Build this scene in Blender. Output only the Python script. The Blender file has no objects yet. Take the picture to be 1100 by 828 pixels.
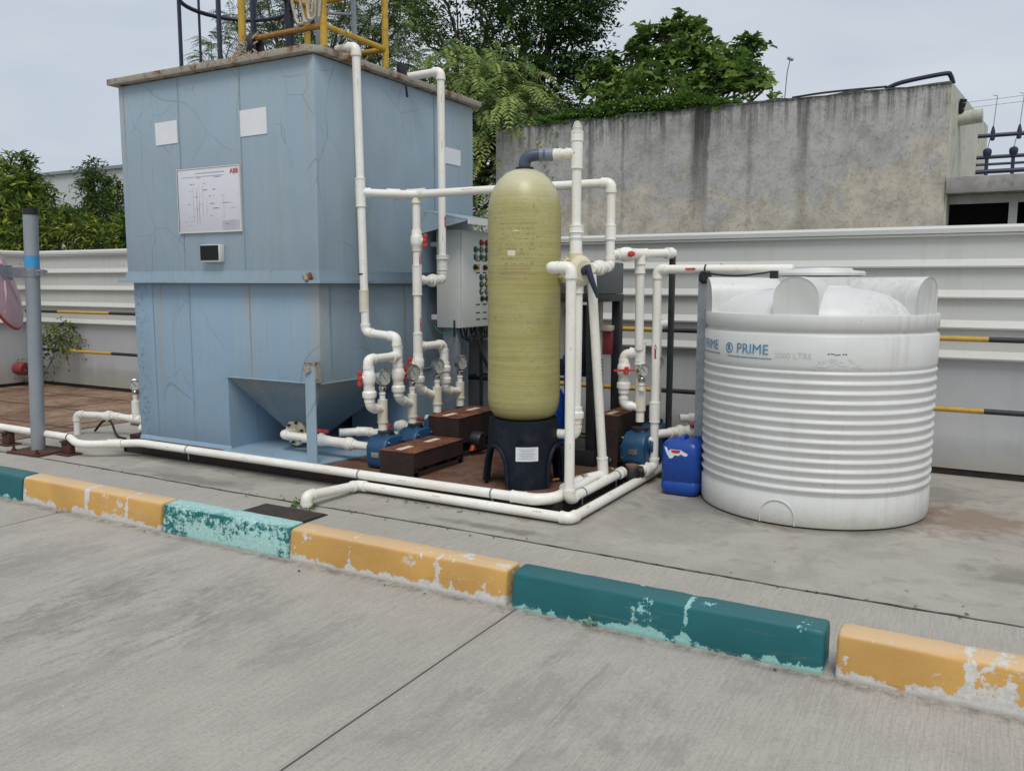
import bpy, bmesh, math, random
import numpy as np
from mathutils import Vector, Matrix
R_ = math.radians
random.seed(7)
rng = np.random.default_rng(11)
scene = bpy.context.scene
COL = scene.collection

# ------------------------------------------------------------------ camera
PITCH, ROLL, YAW = 0.12052790858550279, 0.0021525014856013168, 0.5119689958676801
cp, sp = math.cos(PITCH), math.sin(PITCH)
fwd = Vector((-math.sin(YAW)*cp, math.cos(YAW)*cp, -sp))
rt = Vector((math.cos(YAW), math.sin(YAW), 0))
up = rt.cross(fwd)
rr = rt*math.cos(ROLL) + up*math.sin(ROLL)
uu = -rt*math.sin(ROLL) + up*math.cos(ROLL)
cd = bpy.data.cameras.new('camera'); cam = bpy.data.objects.new('camera', cd); COL.objects.link(cam)
M = Matrix((rr, uu, -fwd)).transposed().to_4x4(); M.translation = Vector((0, 0, 1.5)); cam.matrix_world = M
cd.sensor_width = 36; cd.lens = 904.48/1100*36; cd.clip_start = 0.05; cd.clip_end = 2000
scene.camera = cam

# ------------------------------------------------------------------ sky and sun
SUN_EL, SUN_AZ = R_(58), R_(150)       # azimuth: clockwise from +y
w = bpy.data.worlds.new('World'); scene.world = w; w.use_nodes = True
wn = w.node_tree; wn.nodes.clear()
def wnode(t, **k):
    n = wn.nodes.new(t)
    for a, b in k.items(): setattr(n, a, b)
    return n
sky = wnode('ShaderNodeTexSky', sky_type='NISHITA', sun_disc=False, sun_elevation=SUN_EL, sun_rotation=SUN_AZ, dust_density=4.0, air_density=1.0, ozone_density=1.0)
wtc = wnode('ShaderNodeTexCoord'); wmap = wnode('ShaderNodeMapping'); wmap.inputs['Scale'].default_value = (1.0, 1.0, 3.2)
wno = wnode('ShaderNodeTexNoise'); wno.inputs['Scale'].default_value = 2.6; wno.inputs['Detail'].default_value = 6; wno.inputs['Roughness'].default_value = .5
wrp = wnode('ShaderNodeValToRGB'); wrp.color_ramp.elements[0].position = .3; wrp.color_ramp.elements[1].position = .72
wrp.color_ramp.elements[0].color = (5.7, 6.5, 7.6, 1); wrp.color_ramp.elements[1].color = (7.7, 8.15, 8.6, 1)
wmx = wnode('ShaderNodeMix', data_type='RGBA'); wmx.inputs[0].default_value = .88
wbg = wnode('ShaderNodeBackground'); wbg.inputs['Strength'].default_value = .083
wo = wnode('ShaderNodeOutputWorld')
L = wn.links.new
L(wtc.outputs['Generated'], wmap.inputs[0]); L(wmap.outputs[0], wno.inputs[0]); L(wno.outputs[0], wrp.inputs[0])
L(sky.outputs[0], wmx.inputs['A']); L(wrp.outputs[0], wmx.inputs['B']); L(wmx.outputs['Result'], wbg.inputs[0]); L(wbg.outputs[0], wo.inputs[0])
sl = bpy.data.lights.new('sun', 'SUN'); sl.energy = 1.5; sl.angle = R_(25); sl.color = (1, .965, .91)
so = bpy.data.objects.new('sun', sl); COL.objects.link(so)
sdir = Vector((math.sin(SUN_AZ)*math.cos(SUN_EL), math.cos(SUN_AZ)*math.cos(SUN_EL), math.sin(SUN_EL)))
so.rotation_euler = sdir.to_track_quat('Z', 'Y').to_euler()
scene.view_settings.view_transform = 'Standard'; scene.view_settings.look = 'None'
scene.view_settings.gamma = 1; scene.view_settings.exposure = 0.2; scene.view_settings.use_curve_mapping = False

# ------------------------------------------------------------------ material helpers
class NT:
    def __init__(s, name):
        s.m = bpy.data.materials.new(name); s.m.use_nodes = True; s.t = s.m.node_tree; s.t.nodes.clear()
        s.out = s.n('ShaderNodeOutputMaterial'); s.b = s.n('ShaderNodeBsdfPrincipled'); s.l(s.b.outputs[0], s.out.inputs[0])
        s.tc = s.n('ShaderNodeTexCoord'); s.geo = s.n('ShaderNodeNewGeometry')
        s.P = s.geo.outputs['Position']; s.O = s.tc.outputs['Object']
    def n(s, t, **k):
        n = s.t.nodes.new(t)
        for a, b in k.items(): setattr(n, a, b)
        return n
    def l(s, a, b): s.t.links.new(a, b)
    def setin(s, sock, v):
        if isinstance(v, bpy.types.NodeSocket): s.l(v, sock)
        else:
            if hasattr(sock, 'default_value') and sock.type == 'RGBA' and len(v) == 3: v = (*v, 1)
            sock.default_value = v
    def map(s, vec, sc=(1, 1, 1), rot=(0, 0, 0), loc=(0, 0, 0)):
        m = s.n('ShaderNodeMapping'); s.l(vec, m.inputs[0]); m.inputs['Scale'].default_value = sc; m.inputs['Rotation'].default_value = rot; m.inputs['Location'].default_value = loc
        return m.outputs[0]
    def noise(s, vec, scale=5, detail=4, rough=.5, sc=None, dist=0, loc=(0, 0, 0)):
        if sc or loc != (0, 0, 0): vec = s.map(vec, sc or (1, 1, 1), loc=loc)
        n = s.n('ShaderNodeTexNoise'); s.l(vec, n.inputs[0]); n.inputs['Scale'].default_value = scale; n.inputs['Detail'].default_value = detail
        n.inputs['Roughness'].default_value = rough; n.inputs['Distortion'].default_value = dist
        return n.outputs[0]
    def vor(s, vec, scale=5, feature='F1', sc=None, rnd=1.0):
        if sc: vec = s.map(vec, sc)
        n = s.n('ShaderNodeTexVoronoi', feature=feature); s.l(vec, n.inputs['Vector']); n.inputs['Scale'].default_value = scale; n.inputs['Randomness'].default_value = rnd
        return n.outputs['Distance']
    def mr(s, v, a, b, c=0.0, d=1.0, smooth=False):
        n = s.n('ShaderNodeMapRange'); n.interpolation_type = 'SMOOTHSTEP' if smooth else 'LINEAR'
        s.setin(n.inputs[0], v)
        for i, q in enumerate((a, b, c, d)): s.setin(n.inputs[i+1], q)
        return n.outputs[0]
    def m2(s, op, a, b=0.0, c=0.0):
        n = s.n('ShaderNodeMath', operation=op); s.setin(n.inputs[0], a); s.setin(n.inputs[1], b); s.setin(n.inputs[2], c)
        return n.outputs[0]
    def mix(s, f, a, b):
        n = s.n('ShaderNodeMix', data_type='RGBA'); s.setin(n.inputs[0], f); s.setin(n.inputs['A'], a); s.setin(n.inputs['B'], b)
        return n.outputs['Result']
    def xyz(s, vec):
        n = s.n('ShaderNodeSeparateXYZ'); s.l(vec, n.inputs[0]); return n.outputs
    def color(s, v): s.setin(s.b.inputs['Base Color'], v)
    def rough(s, v): s.setin(s.b.inputs['Roughness'], v)
    def metal(s, v): s.setin(s.b.inputs['Metallic'], v)
    def bump(s, h, strength=.3, dist=.01, prev=None):
        n = s.n('ShaderNodeBump'); n.inputs['Strength'].default_value = strength; n.inputs['Distance'].default_value = dist; s.l(h, n.inputs['Height'])
        if prev: s.l(prev, n.inputs['Normal'])
        s.l(n.outputs[0], s.b.inputs['Normal']); return n.outputs[0]

def simple(name, col, rough=.5, metal=0, var=.12, vscale=6, dirt=None, dirt_amt=.5, bump=.05, bscale=60, spec=.5):
    t = NT(name)
    a = tuple(c*(1-var) for c in col); b = tuple(min(1, c*(1+var)) for c in col)
    nz = t.noise(t.O, vscale, 5, .6)
    c = t.mix(t.mr(nz, .3, .7), a, b)
    if dirt:
        d = t.noise(t.O, vscale*1.9, 7, .68, loc=(3, 5, 1))
        c = t.mix(t.mr(d, .52, .72, 0, dirt_amt), c, dirt)
    t.color(c); t.rough(t.mr(nz, .3, .7, max(0, rough-.08), min(1, rough+.08))); t.metal(metal)
    t.b.inputs['Specular IOR Level'].default_value = spec
    if bump: t.bump(t.noise(t.O, bscale, 4, .6), bump, .004)
    return t.m

MAT = {}
def concrete(name, base, kind):
    t = NT(name); P = t.P; x, y, z = t.xyz(P)
    big = t.noise(P, .55, 5, .55); mid = t.noise(P, 3.2, 6, .6); fine = t.noise(P, 70, 4, .7)
    c = t.mix(t.mr(big, .3, .7), tuple(v*.92 for v in base), tuple(v*1.06 for v in base))
    c = t.mix(t.mr(mid, .4, .62, 0, .5), c, tuple(v*.82 for v in base))
    h = fine
    if kind in ('road', 'pavement'):
        wob = t.noise(P, 2.0, 2, .5)
        br = t.noise(P, 1, 7, .85, sc=(135, 4.5, 1)); br2 = t.noise(P, 1, 5, .7, sc=(16, 1.6, 1), loc=(4, 2, 0))
        amt = t.mr(t.noise(P, 1.1, 3, .6, loc=(9, 3, 0)), .3, .7, .4, .95)
        c = t.mix(t.m2('MULTIPLY', t.mr(br, .49, .60), amt), c, tuple(v*.70 for v in base))
        c = t.mix(t.m2('MULTIPLY', t.mr(br, .50, .36), t.m2('MULTIPLY', amt, .5)), c, tuple(min(1, v*1.2) for v in base))
        c = t.mix(t.mr(br2, .5, .66, 0, .22), c, tuple(v*.80 for v in base)); c = t.mix(t.mr(fine, .54, .68, 0, .65), c, tuple(v*.6 for v in base)); c = t.mix(t.mr(fine, .45, .33, 0, .4), c, tuple(min(1, v*1.22) for v in base))
        h = t.m2('ADD', t.m2('MULTIPLY', fine, .4), br)
    if kind == 'road':
        # tyre scuffs and dark blotches drawn out along the brushing
        sc = t.noise(P, 1, 10, .74, sc=(1.9, 1.0, 1), loc=(2.3, 7.1, 0), dist=.4); sm = t.noise(P, .8, 2, .5, loc=(5.2, 1.1, 0))
        c = t.mix(t.m2('MULTIPLY', t.mr(sc, .50, .62), t.mr(sm, .38, .58, .05, .5)), c, (base[0]*.5, base[1]*.5, base[2]*.52))
        sb = t.noise(P, 1, 11, .86, sc=(16, 5.0, 1), loc=(1, 8, 0))
        for k_, (sx, sy) in enumerate(((-1.39, 2.55), (-1.00, 2.43), (-0.81, 2.50), (-3.61, 2.01), (-3.20, 2.34), (-2.87, 2.55), (-2.97, 1.83), (-3.74, 2.62), (-4.45, 2.62), (-1.42, 3.09), (0.07, 9.44), (-3.13, 2.73), (-2.41, 2.53), (-3.60, 2.32), (-1.59, 2.36),)):
            rx, ry = (.10, .05, .07, .16, .15, .12, .12, .13, .2, .04, .1, .12, .1, .14, .05)[k_], (.30, .07, .10, .5, .35, .3, .35, .4, .4, .2, .2, .3, .3, .4, .2)[k_]
            dx = t.m2('DIVIDE', t.m2('SUBTRACT', x, sx), rx*1.5); dy = t.m2('DIVIDE', t.m2('SUBTRACT', y, sy), ry*1.2)
            d = t.m2('ADD', t.m2('SQRT', t.m2('ADD', t.m2('MULTIPLY', dx, dx), t.m2('MULTIPLY', dy, dy))), t.m2('MULTIPLY', t.m2('SUBTRACT', sb, .5), 7.5))
            c = t.mix(t.mr(d, .95, .3, 0, .27), c, (.15, .145, .14))
        ts = t.noise(P, 1, 6, .75, sc=(10, .9, 1), loc=(1.7, 3.3, 0))
        ln = t.m2('ABSOLUTE', t.m2('SUBTRACT', x, t.m2('ADD', -1.22, t.m2('MULTIPLY', t.m2('SUBTRACT', wob, .5), .15))))
        c = t.mix(t.m2('MULTIPLY', t.mr(ln, .085, .01), t.mr(ts, .5, .66, 0, .75)), c, (.13, .125, .12))
    if kind == 'apron':
        bl = t.noise(P, 1.5, 7, .62, dist=.6, loc=(1, 4, 0)); bl2 = t.noise(P, 5.5, 6, .66, dist=.4, loc=(7, 2, 0))
        c = t.mix(t.mr(bl, .48, .62, 0, .6), c, tuple(v*.68 for v in base))
        c = t.mix(t.mr(bl2, .54, .66, 0, .5), c, tuple(v*.6 for v in base))
        c = t.mix(t.mr(fine, .54, .68, 0, .5), c, tuple(v*.66 for v in base)); c = t.mix(t.mr(fine, .45, .33, 0, .35), c, tuple(min(1, v*1.2) for v in base))
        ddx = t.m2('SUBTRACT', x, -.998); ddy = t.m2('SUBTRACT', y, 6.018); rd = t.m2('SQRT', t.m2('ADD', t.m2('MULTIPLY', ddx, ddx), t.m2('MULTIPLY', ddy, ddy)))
        c = t.mix(t.m2('MULTIPLY', t.mr(t.m2('ADD', rd, t.m2('MULTIPLY', t.m2('SUBTRACT', bl2, .5), .35)), .86, .74, 0, .75), 1), c, (.13, .12, .10))  # grime ring round the white tank that paints in its contact shadow
        ys_ = t.m2('ADD', y, t.m2('MULTIPLY', t.m2('SUBTRACT', bl2, .5), .22)); c = t.mix(t.m2('MULTIPLY', t.mr(ys_, 4.58, 4.72, 0, .8), t.m2('MULTIPLY', t.mr(x, -2.1, -2.25), t.mr(x, -6.9, -6.6))), c, (.10, .09, .075))  # dark dirt strip along the skid front, contact shadow painted into the colour
        tr = t.noise(P, 1, 6, .7, sc=(1.3, 26, 1), dist=.8)
        c = t.mix(t.mr(tr, .52, .66, 0, .3), c, tuple(v*.76 for v in base))
        for (sx, sy, rx, ry, sc_, colr) in ((-.02, 6.0, .50, .45, 1, (.20, .115, .07)), (.22, 5.0, .25, .18, 1, (.15, .15, .12)), (-.32, 6.7, .5, .35, 1, (.2, .19, .17)), (-1.62, 5.45, .45, .4, 1, (.19, .185, .18)), (-5.2, 4.33, .6, .11, 1, (.17, .165, .14)), (-2.6, 4.36, .5, .06, 1, (.12, .12, .1))):
            dx = t.m2('DIVIDE', t.m2('SUBTRACT', x, sx), rx); dy = t.m2('DIVIDE', t.m2('SUBTRACT', y, sy), ry)
            d = t.m2('SQRT', t.m2('ADD', t.m2('MULTIPLY', dx, dx), t.m2('MULTIPLY', dy, dy)))
            d = t.m2('ADD', d, t.m2('MULTIPLY', t.m2('SUBTRACT', bl2, .5), 3.2))
            c = t.mix(t.mr(d, 1.1, .35, 0, .62), c, colr)
    # pits and grit
    sp_ = t.vor(P, 17); sel = t.noise(P, 9, 2, .5, loc=(3, 3, 3))
    c = t.mix(t.m2('MULTIPLY', t.mr(sp_, .07, .04), t.mr(sel, .52, .6, 0, .8)), c, tuple(v*.35 for v in base))
    sp2 = t.vor(P, 11.3); sel2 = t.noise(P, 6, 2, .5, loc=(8, 1, 2))
    c = t.mix(t.m2('MULTIPLY', t.mr(sp2, .05, .025), t.mr(sel2, .56, .62)), c, (.62, .61, .58))
    if kind == 'road':
        for jx in (-1.822, -5.235, 1.6, -8.65, 5.0):
            d = t.m2('ABSOLUTE', t.m2('SUBTRACT', x, t.m2('ADD', jx, t.m2('MULTIPLY', t.m2('SUBTRACT', wob, .5), .004))))
            k = t.mr(d, .0055, .0035); c = t.mix(k, c, (.03, .028, .026)); h = t.m2('SUBTRACT', h, t.m2('MULTIPLY', k, 3))
            c = t.mix(t.mr(d, .03, .006, 0, .25), c, tuple(v*.6 for v in base))
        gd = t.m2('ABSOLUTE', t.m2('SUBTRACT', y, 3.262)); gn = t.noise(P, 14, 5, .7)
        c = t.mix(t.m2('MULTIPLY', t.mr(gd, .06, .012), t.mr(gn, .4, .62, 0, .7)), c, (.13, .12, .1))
    t.color(c); t.rough(t.mr(mid, .3, .7, .78, .92)); t.bump(h, .4, .005)
    t.b.inputs['Specular IOR Level'].default_value = .3
    return t.m
MAT['road'] = concrete('road_concrete', (.415, .385, .342), 'road')
MAT['pavement'] = concrete('pavement_concrete', (.41, .385, .34), 'pavement')
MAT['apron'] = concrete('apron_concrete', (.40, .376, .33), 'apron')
MAT['ground'] = simple('earth', (.17, .15, .11), .95, var=.25, vscale=.4, dirt=(.07, .09, .04), dirt_amt=.8)

def crackseal():
    t = NT('joint_sealant'); t.color(t.mix(t.mr(t.noise(t.P, 8, 6, .7), .4, .65), (.035, .032, .028), (.2, .185, .16))); t.rough(.95); return t.m
MAT['joint'] = crackseal()

def rusty_floor():
    t = NT('rust_stained_floor'); P = t.P; x, y, z = t.xyz(P)
    a = t.noise(P, 1.6, 7, .65, dist=.5); b = t.noise(P, 11, 6, .72)
    c = t.mix(t.mr(a, .36, .6), (.135, .062, .042), (.30, .205, .13))
    c = t.mix(t.mr(b, .5, .72, 0, .7), c, (.09, .05, .035)); c = t.mix(t.mr(b, .44, .3, 0, .5), c, (.4, .32, .22))
    for yy in (5.25, 6.05, 6.85):
        d = t.m2('ABSOLUTE', t.m2('SUBTRACT', y, yy)); c = t.mix(t.mr(d, .03, .012, 0, .85), c, (.045, .02, .015))
    d = t.m2('ABSOLUTE', t.m2('SUBTRACT', x, -8.35)); c = t.mix(t.mr(d, .03, .014, 0, .85), c, (.05, .022, .016))
    d = t.m2('ABSOLUTE', t.m2('SUBTRACT', x, -9.6)); c = t.mix(t.mr(d, .03, .014, 0, .85), c, (.05, .022, .016))
    t.color(c); t.rough(.9); t.bump(b, .3, .006); return t.m
MAT['rustfloor'] = rusty_floor()

def kerb_paint(name, paint, chip, amount, seams, x0, lo=.055, worn=False):
    t = NT(name); P = t.P; x, y, z = t.xyz(P)
    n1 = t.noise(P, 15, 10, .74, loc=(x0, 0, 0)); n2 = t.noise(P, 3.1, 3, .5, loc=(x0*2, 1, 0)); n3 = t.noise(P, 45, 5, .7)
    base = t.mix(t.mr(n2, .3, .7), tuple(v*.86 for v in paint), tuple(min(1, v*1.08) for v in paint))
    base = t.mix(t.mr(n3, .55, .75, 0, .3), base, tuple(v*.6 for v in paint))
    lowb = t.m2('ADD', t.mr(z, 0.01, lo, .16, -.07), t.m2('MULTIPLY', t.m2('SUBTRACT', t.noise(P, 1, 2, .5, sc=(5, 1, 1), loc=(x0, 3, 0)), .5), .45))                     # the worn foot of the stone
    mask = t.m2('ADD', t.m2('ADD', t.m2('MULTIPLY', n1, .95), t.m2('MULTIPLY', n2, .38)), lowb)
    for s_ in seams:
        d = t.m2('ABSOLUTE', t.m2('SUBTRACT', x, s_)); mask = t.m2('ADD', mask, t.mr(d, .030, 0, 0, .22))
    th = .80-amount
    k = t.mr(mask, th, th+.012)
    base = t.mix(t.mr(z, .160, .169, 0, .6), base, tuple(min(1, v*.6+.4*w_) for v, w_ in zip(paint, (.85, .8, .7))) if paint[0] > .3 else tuple(v*.8+.03 for v in paint))
    cc = t.mix(t.mr(n3, .4, .6), chip, tuple(v*.82 for v in chip))
    c = t.mix(k, base, cc)
    if worn:
        k2 = t.mr(t.m2('ADD', t.noise(P, 34, 10, .82, sc=(.7, 1, .8)), t.m2('ADD', t.m2('MULTIPLY', t.m2('SUBTRACT', n2, .5), .45), t.mr(z, .06, .15, -.03, .05))), .49, .505); mid = t.mr(z, .173, .162, .1, 1)
        c = t.mix(t.m2('MULTIPLY', k2, mid), c, paint)
    g = t.mr(t.m2('ADD', z, t.m2('MULTIPLY', n3, .02)), .026, .006, 0, .55); scf = t.noise(P, 1, 7, .8, sc=(3, 20, 30), loc=(4, 4, 4)); c = t.mix(t.m2('MULTIPLY', t.mr(scf, .56, .66, 0, .45), t.mr(z, .16, .05, .3, 1)), c, (.2, .17, .13)); c = t.mix(g, c, (.2, .18, .15))
    t.color(c); t.rough(t.mr(k, 0, 1, .5, .85)); t.bump(t.m2('SUBTRACT', n3, t.m2('MULTIPLY', k, .8)), .25, .004)
    return t.m

def pvc(name='white_pvc', base=(.88, .87, .83)):
    t = NT(name); a = t.noise(t.P, 3, 5, .6); b = t.noise(t.P, 38, 6, .7)
    c = t.mix(t.mr(a, .35, .7), base, tuple(v*.9*(1, .97, .9)[i] for i, v in enumerate(base)))
    c = t.mix(t.mr(t.noise(t.P, 5, 3, .5, loc=(2, 2, 2)), .5, .68, 0, .45), c, (base[0]*.9, base[1]*.86, base[2]*.72)); c = t.mix(t.mr(b, .58, .74, 0, .6), c, (.40, .35, .28)); c = t.mix(t.mr(t.noise(t.P, 90, 3, .6), .62, .72, 0, .35), c, (.3, .27, .22)); c = t.mix(t.mr(t.vor(t.P, 15), .05, .025, 0, .6), c, (.3, .22, .16))
    t.color(c); t.rough(.38); t.bump(b, .04, .002); return t.m
MAT['pvc'] = pvc()
MAT['pvc_grey'] = pvc('aged_pvc', (.60, .575, .50))
MAT['column_pvc'] = pvc('column_pvc', (.74, .70, .58))
MAT['cpvc'] = pvc('cream_pvc', (.70, .65, .48))

def blue_paint(name, base, streak=.5):
    t = NT(name); P = t.P; x, y, z = t.xyz(P)
    a = t.noise(P, .9, 5, .55); st = t.noise(P, 1, 6, .62, sc=(14, 14, .35)); st2 = t.noise(P, 1, 4, .6, sc=(46, 46, .8), loc=(3, 1, 2))
    c = t.mix(t.mr(a, .32, .68), tuple(v*.9 for v in base), tuple(v*1.07 for v in base))
    c = t.mix(t.mr(st, .5, .72, 0, streak), c, (base[0]*1.15, base[1]*1.02, base[2]*.85))
    c = t.mix(t.mr(st2, .55, .75, 0, streak*.6), c, tuple(v*.72 for v in base))
    # crazed paint: fine dark hair cracks, and short scratches
    w1 = t.noise(P, 2.2, 3, .5, loc=(4, 4, 4))
    dv = t.n('ShaderNodeVectorMath', operation='ADD'); mp = t.map(P, (1, 1, .62)); t.l(mp, dv.inputs[0])
    nn = t.n('ShaderNodeTexNoise'); t.l(P, nn.inputs[0]); nn.inputs['Scale'].default_value = 1.1; nn.inputs['Detail'].default_value = 1.5
    sc = t.n('ShaderNodeVectorMath', operation='SCALE'); t.l(nn.outputs['Color'], sc.inputs[0]); sc.inputs['Scale'].default_value = .55; t.l(sc.outputs[0], dv.inputs[1])
    v1 = t.vor(dv.outputs[0], 1.25, 'DISTANCE_TO_EDGE'); sel = t.noise(P, 1.3, 2, .5, loc=(2, 8, 5))
    c = t.mix(t.m2('MULTIPLY', t.mr(v1, .0048, .002), t.mr(sel, .40, .56, 0, .6)), c, tuple(v*.5 for v in base))
    v2 = t.vor(dv.outputs[0], 3.1, 'DISTANCE_TO_EDGE'); sel2 = t.noise(P, 2.1, 3, .5, loc=(6, 1, 9))
    c = t.mix(t.m2('MULTIPLY', t.mr(v2, .009, .003), t.mr(sel2, .50, .6, 0, .5)), c, tuple(v*.5 for v in base))
    # chips and rust bleeding from under the mid flange near the corner
    ch = t.noise(P, 16, 8, .75, loc=(1, 6, 3)); chs = t.noise(P, 1.1, 2, .5, loc=(8, 2, 2))
    c = t.mix(t.m2('MULTIPLY', t.mr(ch, .655, .68), t.mr(chs, .54, .66, 0, .7)), c, (.14, .16, .19))
    # pale grey and rust runs on the plates below the mid flange and at the corners
    runn = t.noise(P, 1, 5, .7, sc=(60, 60, .5), loc=(1, 5, 0)); low = t.m2('MULTIPLY', t.mr(z, 1.50, 1.48, 0, 1), t.mr(z, .5, 1.5, .45, 1))
    for axn, cen, wd in ((x, -5.22, .09), (x, -4.52, .11), (x, -6.3, .05), (y, 6.05, .09), (y, 5.0, .08)):
        d_ = t.m2('ABSOLUTE', t.m2('SUBTRACT', axn, cen)); kk = t.m2('MULTIPLY', t.mr(d_, wd, wd*.2), low)
        c = t.mix(t.m2('MULTIPLY', kk, t.mr(runn, .42, .62, .15, .85)), c, (.38, .35, .28))
        c = t.mix(t.m2('MULTIPLY', kk, t.mr(runn, .60, .68, 0, .8)), c, (.16, .09, .05))
    hi = t.m2('MULTIPLY', t.mr(z, 1.6, 1.62), t.mr(z, 2.2, 3.2, .15, 1))
    for axn, cen, wd in ((y, 6.98, .13), (y, 6.6, .05), (x, -5.22, .035), (x, -4.52, .05), (x, -6.62, .05), (y, 5.35, .04)):
        d_ = t.m2('ABSOLUTE', t.m2('SUBTRACT', axn, cen)); kk = t.m2('MULTIPLY', t.mr(d_, wd, wd*.2), hi)
        c = t.mix(t.m2('MULTIPLY', kk, t.mr(runn, .45, .62, .1, .7)), c, (.36, .33, .26)); c = t.mix(t.m2('MULTIPLY', kk, t.mr(runn, .60, .66, 0, .8)), c, (.24, .13, .07))
    # blotchy scuffed strip at the left edge of the lower plate
    d_ = t.mr(t.m2('ABSOLUTE', t.m2('SUBTRACT', x, -6.56)), .13, .03); c = t.mix(t.m2('MULTIPLY', t.m2('MULTIPLY', d_, t.mr(z, 1.48, 1.46)), t.mr(t.noise(P, 26, 8, .8), .53, .57, 0, .6)), c, (.10, .16, .24))
    # rust water runs
    rs = t.noise(P, 1, 5, .7, sc=(30, 30, .25), loc=(9, 9, 0)); rsel = t.noise(P, 1, 2, .5, sc=(1.8, 1.8, .5), loc=(2, 3, 1))
    c = t.mix(t.m2('MULTIPLY', t.mr(rs, .58, .7), t.mr(rsel, .52, .66, 0, .65)), c, (.33, .25, .16))
    t.color(c); t.rough(t.mr(a, .3, .7, .42, .58))
    h = t.m2('ADD', t.m2('MULTIPLY', t.noise(P, 1, 2, .5, sc=(1.6, 1.6, .8)), 1.0), t.m2('MULTIPLY', ch, .02))
    t.bump(h, .6, .05); return t.m
MAT['blue'] = blue_paint('weathered_blue_paint', (.305, .40, .475))
MAT['blue2'] = blue_paint('lower_blue_paint', (.262, .395, .525), .7)
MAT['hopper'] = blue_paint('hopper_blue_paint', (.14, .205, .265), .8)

def rust(name, a=(.20, .075, .035), b=(.36, .31, .24), th=.5):
    t = NT(name); n = t.noise(t.P, 7, 8, .7); m = t.noise(t.P, 45, 5, .7)
    c = t.mix(t.mr(n, th-.05, th+.07), b, a); c = t.mix(t.mr(m, .5, .7, 0, .6), c, (.07, .03, .02))
    t.color(c); t.rough(.85); t.bump(m, .3, .004); return t.m
MAT['rim'] = rust('rusty_rim', (.19, .075, .035), (.36, .33, .27), .545)
MAT['rust_brown'] = rust('brown_steel', (.105, .035, .022), (.06, .028, .022), .5)
MAT['cover_top'] = rust('rusty_cover_top', (.22, .08, .028), (.085, .030, .020), .50)
MAT['cover'] = rust('dark_brown_cover', (.034, .016, .013), (.020, .012, .011), .5)
MAT['skid'] = rust('skid_floor_rust', (.115, .042, .022), (.15, .085, .055), .52)
MAT['skid_side'] = rust('skid_dark_channel', (.03, .02, .016), (.016, .015, .016), .52)
MAT['slot'] = simple('pale_label', (.72, .62, .48), .6)

def weathered_wall():
    t = NT('weathered_concrete_wall'); P = t.P; x, y, z = t.xyz(P)
    a = t.noise(P, .9, 7, .62, dist=.4); b = t.noise(P, 4, 9, .7); f = t.noise(P, 34, 6, .75); g2 = t.noise(P, 1.9, 8, .66, loc=(4, 0, 9), dist=.5)
    c = t.mix(t.mr(a, .35, .65), (.35, .345, .33), (.53, .52, .495))
    c = t.mix(t.mr(b, .48, .62, 0, .5), c, (.22, .217, .21)); c = t.mix(t.mr(b, .46, .34, 0, .5), c, (.50, .49, .47))
    tanm = t.m2('ADD', t.mr(z, 3.2, 2.0, -.30, .24), t.m2('ADD', t.mr(x, -1.2, -.45, 0, .25), t.m2('ADD', t.m2('MULTIPLY', t.m2('SUBTRACT', g2, .5), 1.9), t.m2('MULTIPLY', t.m2('SUBTRACT', b, .5), .6))))
    tanc = t.mix(t.mr(b, .42, .6), (.62, .56, .45), (.42, .38, .30))
    c = t.mix(t.mr(tanm, .0, .09, 0, .85), c, tanc)
    c = t.mix(t.mr(f, .53, .66, 0, .6), c, (.15, .145, .135)); c = t.mix(t.mr(f, .46, .34, 0, .5), c, (.55, .53, .49))
    c = t.mix(t.m2('MULTIPLY', t.mr(t.vor(P, 14), .10, .05), t.mr(b, .45, .55, 0, .75)), c, (.10, .095, .09))
    rag = t.noise(P, 3.0, 7, .72); fin = t.noise(P, 1, 6, .75, sc=(16, 1, .5), loc=(5, 0, 0)); st = t.noise(P, 1, 5, .66, sc=(4.2, 1, .16), loc=(1, 0, 0))
    zz = t.m2('ADD', z, t.m2('MULTIPLY', t.m2('SUBTRACT', rag, .5), .5))
    c = t.mix(t.m2('MULTIPLY', t.m2('MULTIPLY', t.mr(st, .46, .60), t.mr(fin, .38, .6, .25, 1)), t.mr(zz, 2.7, 3.5, 0, .42)), c, (.13, .13, .12))
    c = t.mix(t.m2('MULTIPLY', t.mr(fin, .46, .58), t.mr(zz, 3.20, 3.55, 0, .75)), c, (.07, .07, .062))
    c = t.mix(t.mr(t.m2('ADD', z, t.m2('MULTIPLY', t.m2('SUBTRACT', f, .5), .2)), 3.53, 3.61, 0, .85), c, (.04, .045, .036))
    for sx, wd, am in ((-3.18, .11, .95), (-3.08, .05, .8), (-1.95, .08, .5), (-4.6, .06, .6), (-5.5, .05, .5), (-2.55, .04, .4), (-4.15, .03, .4)):
        d = t.m2('ABSOLUTE', t.m2('SUBTRACT', x, t.m2('ADD', sx, t.m2('MULTIPLY', t.m2('SUBTRACT', rag, .5), .14))))
        k = t.m2('MULTIPLY', t.mr(d, wd, wd*.35), t.mr(z, 2.2, 3.3, .15, am)); k = t.m2('MULTIPLY', k, t.mr(fin, .3, .55, .3, 1))
        c = t.mix(k, c, (.055, .053, .048))
    t.color(c); t.rough(.92); t.bump(t.m2('ADD', f, b), .35, .012); return t.m
MAT['wall'] = weathered_wall()
MAT['render'] = simple('cream_render', (.50, .50, .42), .85, var=.12, vscale=3, dirt=(.2, .21, .16), dirt_amt=.6, bump=.15, bscale=30)
MAT['fascia'] = simple('roof_fascia_plaster', (.34, .325, .31), .9, var=.2, vscale=6, dirt=(.12, .12, .1), dirt_amt=.7, bump=.3, bscale=26)

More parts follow.
